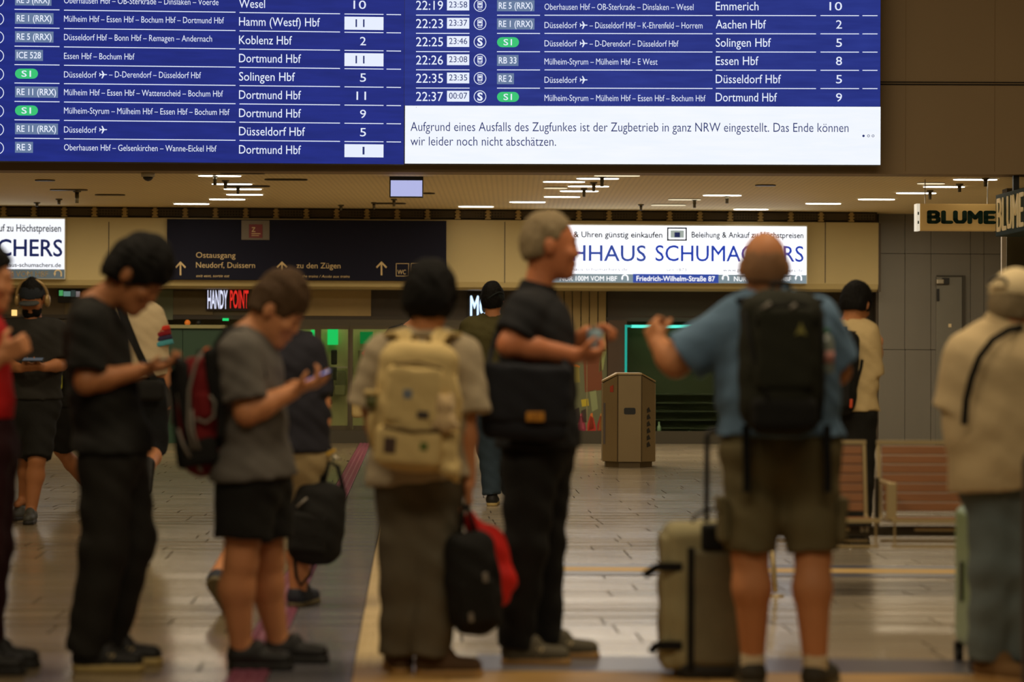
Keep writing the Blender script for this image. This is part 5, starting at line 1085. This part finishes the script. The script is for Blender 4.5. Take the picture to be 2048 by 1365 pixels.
MB().box(cs+V3(-.052, -.160, -.03), (.026, .014, .46)).build('black_band', BLKB, sc_, bevel=.003)
for zz, tip in ((.125, (-.045, -.035)), (-.175, (-.02, -.03))):
    MB().box(cs+V3(-.125, -.145, zz), (.085, .02, .034)).build('strap', BLKB, sc_, bevel=.004); strapcurve([cs+V3(-.165, -.135, zz), cs+V3(-.185, -.135, zz-.004), cs+V3(-.185+tip[0], -.138, zz+tip[1])], .03, .006, V3(0, -1, 0)).build('strap_end', BLKB, sc_)
hx = cs+V3(.018, .02, 0); zt_ = P(1418, 862, YS).z
MB().tube([V3(hx.x, hx.y-.05, cs.z+.25), V3(hx.x+.001, hx.y-.05, zt_-.02), V3(hx.x+.012, hx.y-.05, zt_), V3(hx.x+.13, hx.y-.05, zt_)], .0105, 8).build('trolley_handle', BLACK, sc_)
MB().tube([V3(hx.x+.14, hx.y-.05, cs.z+.25), V3(hx.x+.14, hx.y-.05, zt_)], .0105, 8).build('trolley_handle', BLACK, sc_)
MB().tube([cs+V3(-.045, -.05, .275), cs+V3(-.03, -.05, .31), cs+V3(.005, -.05, .335), cs+V3(.07, -.05, .342), cs+V3(.13, -.05, .325)], .0055, 8).build('carry_handle', BLKB, sc_)
for dx_, dy_ in ((-.085, -.11), (.115, -.11), (-.085, .11), (.115, .11)): MB().tube([V3(cs.x+dx_-.015, YS+dy_, .028), V3(cs.x+dx_+.015, YS+dy_, .028)], .028, 16).build('wheel', RUB, sc_)

# --- older man with white cap
YG = 8.62; SHB = cloth('shirt_linen', srgb(200, 176, 134), noise=.08); JEAN = cloth('jeans_light', srgb(102, 112, 112)); 
_, G = person('older man with cream baseball cap, linen-coloured shirt and faded jeans at the right edge', YG, dict(
    lat=(-1, .15, 0), neck=(2006, 652), chest=(2002, 740), waist=(2004, 850), hip=(2010, 945), head=(2030, 612), face=(.75, .65, -.25), hs=1.04, skin=SKIN3, facebits=0,
    arms=[((1938, 715, 0), (1918, 822, .02), (1938, 880, .16), ((.3, 1, 0), (1, 0, 0), .8, -1)), ((2062, 715, 0), (2090, 820, .05), (2070, 850, .2), None)],
    ar=(.062, .050, .036), rt=(.150, .152, .148), tsc=1.22, lr=(.09, .065, .045),
    legs=[((1986, 960, 0), (1984, 1140, -.02), (1975, 1315, 0), (.55, -.7, 0)), ((2042, 960, 0), (2044, 1140, 0), (2040, 1312, .02), (.6, -.5, 0))],
    shirt=dict(name='shirt', m=SHB, g=.024, hem=(2000, 978), hemn=(.08, 0, -1), sleeve=.98, cr=.040, collar=1, neck=.070, wr=(.003, 30)), bottom=dict(name='jeans', m=JEAN, r=(.110, .086, .080), len=2.02, g=.006),
    shoes=(cloth('shoe_tan', srgb(120, 90, 56)), TANSOLE), sl=.29, hair=dict(m=GRYH, th=.006, top=0, t=.0, low=.05, n=(1, 0))))
S = Soft(); c, L, F, U, s = G['hc'], G['L'], G['F'], G['U'], 1.06; Mh = [tuple(L), tuple(F), tuple(U)]
CAPM = cloth('cap_cream', srgb(222, 200, 156), noise=.06); S.ell(c+U*.030, (.092*s, .112*s, .112*s), Mh); S.cut(c+U*.030, -U+F*.1); cp = soft(S, 'baseball_cap', .008, CAPM, None); tag(cp, 'cream baseball cap with strap opening on the head of the man at the right edge', 'cap')
S = Soft(); S.ell(c+F*.135*s+U*.036, (.075, .075, .012), Mh); S.cut(c+F*.09, -F); soft(S, 'visor', .007, CAPM, cp)
b = MB()
pts = [c-F*.112*s+U*.05+L*.040*math.cos(t)+U*.030*math.sin(t)-F*.0 for t in [math.pi*k/8 for k in range(9)]]; b.tube([q_-F*.003 for q_ in pts], .006, 6); b.build('strap_opening', BLACK, cp); MB().tube([c-F*.116*s+U*.045+L*.04, c-F*.122*s+U*.043, c-F*.116*s+U*.045-L*.04], .007, 6).build('closure_strap', CAPM, cp)
sb = strapcurve([P(2044, 655, YG-.09), P(2018, 660, YG-.155), P(1985, 680, YG-.195), P(1958, 715, YG-.20), P(1943, 755, YG-.19), P(1932, 800, YG-.175), P(1928, 850, YG-.16)], .026, .006, V3(0, -1, .1)).build('bag_strap', BLKB, None); tag(sb, 'thin dark bag strap across the back of the man with the cream cap', 'strap')
# mint suitcase
MINT = mat('mint_shell', srgb(128, 150, 100), .35, noise=.05); cm2 = P(1975, 1212, 9.0); ms = empty('mint_suitcase', V3(cm2.x, 9.0, 0), 'mint green hard-shell suitcase on black wheels behind the faded jeans', 'suitcase')
S = Soft(); S.rbox(V3(cm2.x, 9.0, .355), (.10, .19, .285), .045); soft(S, 'shell', .010, MINT, ms)
MB().box(V3(cm2.x-.105, 9.0, .34), (.012, .03, .16)).build('side_handle', BLACK, ms, bevel=.004); MB().tube([V3(cm2.x-.02, 9.0, .635), V3(cm2.x-.01, 9.0, .665), V3(cm2.x+.05, 9.0, .665), V3(cm2.x+.06, 9.0, .635)], .012, 8).build('top_handle', mat('handle_red', srgb(120, 26, 20), .5), ms)
for dx_ in (-.085, .085):
    for dy_ in (-.15, .15): MB().tube([V3(cm2.x+dx_-.014, 9+dy_, .03), V3(cm2.x+dx_+.014, 9+dy_, .03)], .03, 14).build('wheel', RUB, ms); MB().box(V3(cm2.x+dx_, 9+dy_, .062), (.035, .04, .04)).build('caster', RUB, ms, bevel=.004)
# dark upright at the right edge
pb = P(2046, 1130, 7.9); o = MB().box((pb.x+.05, 7.9, .44), (.10, .06, .88)).build('bollard', mat('dark_brown', srgb(56, 38, 22), .5), None, bevel=.01); tag(o, 'dark brown upright post cut by the right edge of the picture', 'post'); MB().tube([V3(pb.x+.05, 7.9, .88), V3(pb.x+.05, 7.9, .90), V3(pb.x+.05, 7.9, .912)], [.05, .045, .01], 12).build('post_cap', BLACK, o)

# --- person cut by the left edge
YH = 8.75; REDT = cloth('top_red', srgb(190, 30, 30)); MAR = cloth('trousers_maroon', srgb(52, 26, 30))
person('person cut by the left edge in red top and dark maroon trousers, forearm raised', YH, dict(
    lat=(0, 1, 0), neck=(-55, 620), chest=(-45, 690), waist=(-38, 800), hip=(-34, 890), head=(-30, 560), face=(1, 0, -.1), hs=1.02, skin=SKIN, facebits=0,
    arms=[((-40, 660, .17), (-50, 770, .2), (0, 725, .2), None), ((-48, 660, -.17), (-60, 765, -.2), (2, 712, -.18), ((.9, .1, .45), (-.3, .5, 0), 1.15, 1))],
    rt=(.108, .100, .112), tsc=1.3,
    legs=[((-20, 910, .08), (-22, 1090, .1), (-30, 1290, .12), (1, 0, 0)), ((-38, 910, -.08), (-40, 1095, -.1), (-62, 1305, -.08), (1, 0, 0))],
    shirt=dict(m=REDT, g=.014, hem=(-30, 838), skirt=0, sleeve=.7), bottom=dict(m=MAR, r=(.110, .090, .070), len=2.02), shoes=(RUB, RUB), sl=.28, hair=dict(m=DARKH)))
cj = P(0, 790, YH-.1)
# --- man with cap and headphones
YI = 16.4; DGT = cloth('shirt_charcoal', srgb(44, 42, 38))
IE, I_ = person('bearded man with cap and headphones in charcoal T-shirt walking forward with a phone', YI, dict(
    lat=(1, 0, 0), neck=(66, 643), chest=(66, 680), waist=(64, 745), hip=(66, 800), head=(65, 598), face=(0, -1, -.35), up=(0, 0, 1), hs=1.10, hb=.014, hc=.014, skin=SKIN2,
    arms=[((112, 662, 0), (122, 730, -.04), (88, 735, -.28), ((-1, -.15, .05), (0, .5, .8), .8, -1)), ((20, 662, 0), (12, 730, -.04), (40, 737, -.28), ((1, -.15, .05), (0, .5, .8), .8, 1))],
    ar=(.056, .046, .034), rt=(.125, .122, .125), tsc=1.45, sw=.19, lr=(.09, .062, .04),
    legs=[((84, 820, 0), (74, 920, -.12), (62, 1022, -.12), (.1, -1, 0)), ((48, 820, 0), (54, 915, .06), (48, 1000, .22), (-.3, -1, 0))],
    shirt=dict(m=DGT, g=.020, hem=(66, 800), sleeve=.85, cr=.035), bottom=dict(name='shorts', m=BLK, r=(.120, .108), len=.98), shoes=(mat('clog_grey', srgb(60, 60, 54), .6), RUB), sl=.27, shoename='clog', facebits=0, hair=dict(m=DARKH, th=.005)))
c, L, F, U = I_['hc'], I_['L'], I_['F'], I_['U']; Mh = [tuple(L), tuple(F), tuple(U)]
S = Soft(); S.ell(c+F*.045-U*.080, (.070, .072, .066), Mh, .02); S.ell(c+F*.112-U*.068, (.022, .02, .006), Mh, .01, 's'); S.cut(c-U*.048, U-F*.25); soft(S, 'beard', .010, DARKH, IE, None, (.003, 90))
S = Soft(); S.ell(c+U*.035, (.090, .112, .110), Mh); S.cut(c+U*.025, -U); cp = soft(S, 'dark_cap', .010, cloth('cap_navy', srgb(40, 44, 50)), None); tag(cp, 'dark navy baseball cap with grey visor under the headphones', 'cap')
S = Soft(); S.ell(c+F*.12+U*.018-V3(0, 0, .012), (.078, .06, .014), Mh); soft(S, 'visor', .008, cloth('visor_grey', srgb(64, 66, 64)), cp)
hp_ = empty('headphones', c+U*.03, 'champagne-coloured over-ear headphones worn over the dark cap', 'headphones'); HM = mat('headphone', srgb(176, 146, 96), .35, metal=.4)
MB().tube([c+U*(.02+.128*math.sin(t))+L*.112*math.cos(t) for t in [math.pi*k/16 for k in range(17)]], .011, 8).build('headband', HM, hp_)
for q in (1, -1): S = Soft(); S.ell(c+L*q*.108-U*.012, (.022, .042, .052), Mh); soft(S, 'ear_cup', .008, HM, hp_)
phone(P(66, 720, YI-.36), (1, 0, 0), (0, -.3, 1), label='dark phone held in both hands by the man with headphones')
# --- striped sleeve person behind
YJ = 15.0; WHT = cloth('shirt_white', srgb(196, 176, 140), noise=.08)
_, Jp = person('person in white T-shirt with red and blue striped sleeve walking away', YJ, dict(
    lat=(-1, 0, 0), neck=(276, 608), chest=(276, 655), waist=(280, 735), hip=(288, 785), head=(274, 578), face=(.5, 1, -.1), hb=.014, hc=.013, facebits=0,
    arms=[((236, 632, 0), (232, 700, 0), (245, 760, .1), None), ((304, 634, 0), (320, 702, 0), (342, 775, -.03), ((.2, 0, -1), (-1, 0, 0), .6, 1))],
    ar=(.056, .046, .032), rt=(.125, .120, .12), tsc=1.4, sw=.15,
    legs=[((272, 805, 0), (262, 930, 0), (262, 1055, 0), (0, 1, 0)), ((302, 805, 0), (306, 905, .1), (298, 935, -.30), (.0, -.2, -1), (0, 1, -.3))],
    shirt=dict(m=WHT, g=.016, hem=(280, 760), hemn=(.2, 0, -1), sleeve=.86, cr=.024, band_arm=1, band=[(.34, .48, cloth('stripe_red', srgb(196, 52, 36))), (.48, .62, cloth('stripe_crimson', srgb(126, 26, 34))), (.62, .75, cloth('stripe_navy', srgb(52, 44, 70))), (.75, .90, cloth('stripe_teal', srgb(74, 150, 160)))]),
    bottom=dict(m=cloth('trousers_navyblack', srgb(30, 33, 36)), r=(.12, .10, .08), len=1.0), shoes=(RUB, RUB), sl=.26, hair=dict(m=DARKH, t=.08)))
tag(strapcurve([P(240, 612, YJ-.13), P(255, 650, YJ-.175), P(275, 700, YJ-.175), P(292, 735, YJ-.16), P(310, 762, YJ-.14)], .045, .006, V3(0, -1, .1)).build('sling_strap', BLKB, None), 'black sling strap across the back of the white T-shirt', 'strap')
S = Soft(); S.rbox(P(302, 782, YJ-.20), (.09, .05, .07), .04); tag(soft(S, 'sling_bag', .012, BLKB, None), 'small black sling bag under the striped-sleeve T-shirt', 'bag')
# --- olive sweater walker
YK = 18.3; OLIV = cloth('sweater_olive', srgb(76, 70, 38)); DEN = cloth('jeans_blue', srgb(52, 66, 78))
_, K_ = person('person in olive sweater, blue jeans and dark wool cap walking away', YK, dict(
    lat=(-1, 0, 0), neck=(985, 632), chest=(975, 675), waist=(974, 745), hip=(976, 800), head=(985, 600), face=(.2, 1, 0), hs=1.06, hb=.014, hc=.014, facebits=0,
    arms=[((938, 655, 0), (926, 715, .02), (932, 790, .06), ((0, .2, -1), (1, 0, 0), .5, -1)), ((1014, 655, 0), (1024, 720, 0), (1020, 790, .05), None)],
    rt=(.13, .135, .13), tsc=1.5,
    legs=[((962, 820, 0), (978, 905, .05), (984, 990, 0), (.12, 1, 0)), ((992, 820, 0), (1012, 905, .1), (1022, 985, .3), (.1, 1, 0))],
    shirt=dict(name='sweater', m=OLIV, g=.02, hem=(976, 805), sleeve=1.92), bottom=dict(name='jeans', m=DEN, r=(.115, .088, .078), len=2.0), shoes=(RUB, CRSOLE), sl=.28, hair=dict(m=DARKH, th=.01, t=.3, low=.05)))
c, L, F, U = K_['hc'], K_['L'], K_['F'], K_['U']; S = Soft(); S.ell(c+U*.02, (.098, .115, .125), [tuple(L), tuple(F), tuple(U)]); S.cut(c-U*.045, -U); wc = soft(S, 'wool_cap', .010, cloth('wool_black', srgb(30, 34, 34)), None, None, (.003, 70)); tag(wc, 'black wool cap on the head of the olive-topped walker', 'cap')
b = MB(); b.tube([c+U*.03+V3(.098*math.cos(t)*.9, -.118*abs(math.sin(t))-.002, .03*math.sin(2*t)) for t in [math.pi*k/10 for k in range(11)]], .007, 6); b.build('folded_rim', cloth('wool_black', (0, 0, 0)), wc)
# --- person in white T-shirt beyond the bench
YL = 14.5; OFF = cloth('shirt_offwhite', srgb(205, 180, 130), noise=.06)
_, L_ = person('young person in off-white T-shirt standing beyond the bench, head bowed', YL, dict(
    lat=(-1, .35, 0), neck=(1700, 645), chest=(1704, 690), waist=(1702, 765), hip=(1700, 818), head=(1712, 610), face=(.55, .8, -.35), hs=1.06, hb=.012, hc=.012,
    arms=[((1668, 668, 0), (1660, 740, .05), (1690, 750, .25), None), ((1734, 668, -.05), (1742, 752, -.02), (1758, 706, .22), ((.2, .4, .9), (-1, 0, 0), .9, 1))],
    rt=(.115, .108, .115), tsc=1.32, sw=.15, ar=(.052, .042, .030),
    legs=[((1682, 840, 0), (1682, 960, 0), (1682, 1078, 0), (.3, 1, 0)), ((1716, 840, 0), (1716, 960, 0), (1716, 1080, -.03), (.4, 1, 0))],
    shirt=dict(m=OFF, g=.018, hem=(1700, 822), sleeve=.98, cr=.034, neck=.066), bottom=dict(m=BLK, r=(.12, .10, .08), len=1.95), shoes=(RUB, RUB), sl=.27, hair=dict(m=DARKH, th=.018, top=.024, t=.05, low=.042, n=(1, -.55))))
c11 = P(1680, 745, YL-.19); bp11, at11, _m = backpack('slim black backpack with a small orange tab on the off-white T-shirt person', c11, (-.30, -1, 0), (.06, 0, 1), (.112, .075, .265), BLKB, [('pocket', 0, -.4, .8, .45, BLKB), ('handle', .01, BLKB), ('badge', .85, -.72, .016, .055, mat('tab_orange', srgb(200, 70, 30), .5), 'orange_tab'), ('line', [(-.8, .3, 1.1), (0, .45, 1.2), (.8, .3, 1.1)], .005, BLKB, 'zip')], h=.011)
strapcurve([P(x, y, YL+d) for x, y, d in [(1692, 690, -.16), (1700, 668, -.13), (1712, 658, -.07), (1724, 662, 0)]], .055, .012, [V3(0, -1, .6), V3(0, -.6, 1), V3(.1, -.2, 1), V3(.4, 0, 1)]).build('shoulder_strap', BLKB, bp11)
strapcurve([P(x, y, YL+d) for x, y, d in [(1700, 800, -.17), (1712, 770, -.17), (1722, 735, -.15), (1724, 720, -.14)]], .018, .006, V3(.2, -1, 0)).build('side_strap', BLKB, bp11)
MB().box(P(1707, 803, YL-.155), (.026, .01, .024)).build('waist_label', mat('label_red', srgb(180, 120, 100), .6), bpy.data.objects.get('trousers')) if 0 else None
tag(MB().tube([P(1752, 715, YL+.2), P(1758, 690, YL+.2)], .022, 10).build('white_roll', mat('paper', srgb(225, 215, 190), .7), None), 'white paper in the hand of the off-white T-shirt person', 'paper')
# --- two half-hidden people
person('person mostly hidden behind the cream backpack wearer, red sleeve showing', 19.0, dict(
    lat=(-1, 0, 0), neck=(822, 652), chest=(815, 690), waist=(815, 760), hip=(815, 810), head=(840, 625), face=(0, 1, 0), hb=.018, hc=.018, facebits=0,
    arms=[((786, 672, 0), (738, 722, 0), (722, 790, 0), None), ((850, 670, 0), (855, 735, 0), (855, 790, 0), None)], rt=(.115, .11, .115), tsc=1.3,
    legs=[((803, 830, 0), (803, 910, 0), (803, 985, 0), (0, 1, 0)), ((827, 830, 0), (829, 910, 0), (831, 985, 0), (0, 1, 0))],
    shirt=dict(m=BLK, sleeve=.8, hem=(750, 815), band_arm=0, band=[(.5, 1.0, cloth('stripe_red', (0, 0, 0)))]), bottom=dict(m=BLK, len=1.9), shoes=(RUB, RUB), hair=dict(m=DARKH)))
S = Soft(); S.rbox(P(716, 815, 18.9), (.055, .03, .09), .03); S.cone(P(716, 800, 18.9), P(720, 772, 18.9), .03, .01, .03); tag(soft(S, 'cream_tote', .014, CREAM, None), 'small cream bag in the hand of the hidden person with red sleeve', 'bag')
person('dark-clothed person mostly hidden between the headphone man and the young man in black', 18.0, dict(
    lat=(1, 0, 0), neck=(168, 650), chest=(165, 690), waist=(160, 750), hip=(156, 800), head=(205, 640), face=(0, -1, -.1), hb=.018, hc=.018, facebits=0,
    arms=[((195, 670, 0), (200, 730, 0), (195, 790, 0), None), ((136, 680, 0), (124, 745, 0), (120, 800, 0), None)], rt=(.115, .11, .115), tsc=1.3,
    legs=[((170, 820, 0), (186, 915, 0), (195, 1005, 0), (0, -1, 0)), ((135, 820, 0), (122, 900, .1), (185, 985, .4), (0, -1, 0))],
    shirt=dict(m=BLK, sleeve=1.8, hem=(134, 815)), bottom=dict(m=BLK, len=1.0, r=(.115, .10)), shoes=(RUB, RUB), hair=dict(m=DARKH)))
S = Soft(); S.rbox(P(117, 762, 17.8), (.03, .03, .075), .02); tag(soft(S, 'neon_bottle', .012, mat('neon_yellow', srgb(170, 170, 50), .5), None), 'small neon yellow-green object carried behind the headphone man', 'bag')

# ================================================================ BIN
YT = 5625.0/(934-702.5); bc = PF(1259, 936); bc.y += .28; BM = mat('bin_metal', srgb(150, 130, 95), .38, metal=.55, noise=.06, nscale=5); BMD = mat('bin_metal_dark', srgb(100, 84, 58), .42, metal=.5)
e = empty('litter_bin', V3(bc.x, bc.y, 0), 'tall octagonal metal litter bin with slanted lid standing on the open floor', 'bin')
hw = .283; fw = .128; dp = .16
oct_ = [(-fw, -.28), (fw, -.28), (hw, -dp+.03), (hw, dp-.03), (fw, .28), (-fw, .28), (-hw, dp-.03), (-hw, -dp+.03)]
def zt8(x): return 1.01 if abs(x) <= fw+.01 else .925
b = MB(); n = 8; b.v = [V3(bc.x+x, bc.y+y, .06) for x, y in oct_]+[V3(bc.x+x, bc.y+y, zt8(x)) for x, y in oct_]
b.f = [tuple(range(7, -1, -1))]+[(i, (i+1) % 8, 8+(i+1) % 8, 8+i) for i in range(8)]+[(8, 9, 12, 13), (9, 10, 11, 12), (13, 14, 15, 8)]
b.build('bin_body', BMD, e)
for i in range(8):
    (x0, y0_), (x1, y1_) = oct_[i], oct_[(i+1) % 8]; a = V3(bc.x+x0, bc.y+y0_, .065); c = V3(bc.x+x1, bc.y+y1_, .065); d = (c-a).normalized(); nrm = V3(d.y, -d.x, 0); a += d*.006; c -= d*.006
    z0_, z1_ = zt8(x0)-.012, zt8(x1)-.012; b = MB(); b.prism([a, c, V3(c.x, c.y, z1_), V3(a.x, a.y, z0_)], nrm*.008); b.build('side_panel', BM, e)
b = MB(); ov = 1.03
pts = [(x*ov, y*ov) for x, y in oct_]; tp = lambda x, y, dz: V3(bc.x+x, bc.y+y, (1.012 if abs(x) <= fw*1.05 else .928)+dz)
b.v = [tp(x, y, 0) for x, y in pts]+[tp(x, y, .018) for x, y in pts]; b.f = [(13-8, 12-8, 9-8, 0), (1, 4, 3, 2), (0, 7, 6, 5)]+[(i, (i+1) % 8, 8+(i+1) % 8, 8+i) for i in range(8)]+[(8, 9, 12, 13), (9, 10, 11, 12), (13, 14, 15, 8)]
b.build('lid', mat('bin_lid', srgb(190, 165, 120), .35, metal=.5), e)
b = MB(); b.prism([V3(bc.x+x*.9, bc.y+y*.9, 0) for x, y in oct_], (0, 0, .065)); b.build('plinth', BMD, e)
b = MB(); k = 6; pts = []
for (cx_, cz_, a0_) in ((.045, .018, 0), (-.045, .018, 90), (-.045, -.018, 180), (.045, -.018, 270)):
    for q in range(5): t = R(a0_+q*22.5); pts.append(V3(bc.x+.0+cx_+.018*math.cos(t), bc.y-.2895, .615+cz_+.018*math.sin(t)))
b.prism(pts, (0, -.003, 0)); b.build('slot_opening', BLACK, e)
fx = lambda t, z, o=.010: (V3(bc.x-fw+(-hw+fw)*t, bc.y-.28+(.28-dp+.03)*t, z)+V3(-.75, -1, 0).normalized()*o)
b = MB(); b.prism([fx(.28, .82), fx(.50, .82), fx(.50, .90-.02), fx(.28, .90)], V3(-.75, -1, 0).normalized()*.002); b.build('red_sticker', mat('sticker_red', srgb(170, 60, 36), .5), e)
for q in range(3): b = MB(); b.prism([fx(.82+.05*q, .25), fx(.845+.05*q, .25), fx(.845+.05*q, .70), fx(.82+.05*q, .70)], V3(-.75, -1, 0).normalized()*.002); b.build('panel_stripe', mat('stripe_grey', srgb(110, 105, 110), .4), e)
gx = lambda t, z: (V3(bc.x+fw+(hw-fw)*t, bc.y-.28+(.28-dp+.03)*t, z)+V3(.75, -1, 0).normalized()*.010)
vs_, fs_ = text_mesh('ABFALL', .01); x0, x1 = vs_[:, 0].min(), vs_[:, 0].max()
mb = MB(); mb.v = [gx(.35+v[1]*.42, .22+(v[0]-x0)/(x1-x0)*.42) for v in vs_]; mb.f = list(fs_)
for q in range(6): b = MB(); b.prism([gx(.38, .22+q*.075), gx(.64, .235+q*.075), gx(.50, .283+q*.075), gx(.36, .26+q*.075)], V3(.75, -1, 0).normalized()*.002); b.build('worn_marking', mat('marking', srgb(40, 34, 26), .6), e)

# ================================================================ BENCH
YN = 11.9; WOOD = mat('bench_wood', srgb(122, 76, 36), .45, noise=.3, nscale=5, stretch=(1, 8, 8)); BS = mat('bench_steel', srgb(180, 160, 118), .35, metal=.5)
pz = lambda py, Y_=YN: P(1700, py, Y_).z
bench = empty('bench', V3(P(1745, 1050, YN).x, YN-.2, 0), 'steel waiting bench with two brown slatted wooden seats in front of the grey wall', 'bench')
def seat(x0, x1):
    xa, xb = P(x0, 960, YN).x, P(x1, 960, YN).x; zt_, zm, = pz(885, YN+.08), .405; xc = (xa+xb)/2
    bk0, bk1 = V3(0, YN+.02, zm), V3(0, YN+.09, zt_)
    up = (bk1-bk0); n_ = V3(0, -up.z, up.y).normalized(); f = MB()
    for x_ in (xa, xb): f.tube([V3(x_, YN-.38, .395), V3(x_, YN-.02, .375), V3(x_, YN+.02, .40), V3(x_, YN+.09, zt_)], .011, 8)
    f.box(V3(xc, YN+.09, zt_), (xb-xa+.02, .03, .022)); f.box(V3(xc, YN-.385, .395), (xb-xa+.02, .03, .020))
    for x_ in (xa+.01, xb-.01): f.tube([V3(x_, YN-.37, .385), V3(x_, YN-.37, .262)], .006, 6)
    f.box(V3(xc, YN-.37, .262), (xb-xa+.01, .014, .014)); f.box(V3(xc, YN-.02, .262), (xb-xa+.01, .014, .014))
    f.tube([V3(xc-.11, YN-.30, .345), V3(xc+.10, YN-.30, .345)], .008, 8)
    e = f.build('seat', BS, bench, smooth=False)
    for q in range(7):
        t = (q+.5)/7; p = bk0.lerp(bk1, .02+t*.93); b = MB(); hh = up.length/7*.84
        b.quadbox(V3(xa+.014, p.y, p.z)-up.normalized()*hh/2, (xb-xa-.028, 0, 0), n_*.018, up.normalized()*hh); b.build('slat', WOOD, e, bevel=.003)
    for q in range(5): MB().box(V3(xc, YN-.34+q*.075, .395-.004*q), (xb-xa-.028, .062, .018)).build('slat', WOOD, e, bevel=.003)
    for x_ in (xb-.07, xb-.045): MB().box(V3(x_, YN-.3, .345), (.014, .03, .025)).build('clamp', STEEL, e, bevel=.003)
seat(1556, 1733); seat(1762, 1940); fr = bench
xa, xb = P(1548, 1060, YN).x, P(1950, 1060, YN).x
MB().box(V3((xa+xb)/2, YN-.16, .325), (xb-xa, .08, .05)).build('beam', mat('beam_dark', srgb(60, 52, 38), .4, metal=.4), fr, bevel=.006)
for x_ in (P(1546, 1060, YN-.3).x, P(1952, 1060, YN-.3).x):
    MB().tube([V3(x_, YN-.16, .32), V3(x_+.0, YN-.30, .20), V3(x_+.012, YN-.33, .02)], [.016, .013, .011], 8).build('leg', BS, fr); MB().tube([V3(x_+.012, YN-.33, 0), V3(x_+.012, YN-.33, .010)], [.045, .040], 14).build('foot', BS, fr); MB().tube([V3(x_, YN-.16, .32), V3(x_, YN+.06, .20), V3(x_, YN+.1, .0)], [.016, .013, .011], 8).build('leg', BS, fr)
xm = P(1780, 1000, YN-.3).x; MB().quadbox(V3(xm-.028, YN-.38, .40), (.050, 0, 0), (0, .05, 0), (.0, 0, .19)).build('armrest', BS, fr, bevel=.006); MB().box(V3(xm-.004, YN-.18, .578), (.046, .38, .018)).build('armrest', BS, fr, bevel=.005)
MB().box(V3(xm-.035, YN-.10, .45), (.022, .03, .30)).build('centre_bracket', mat('bracket_dark', srgb(48, 44, 34), .4, metal=.5), fr, bevel=.004)
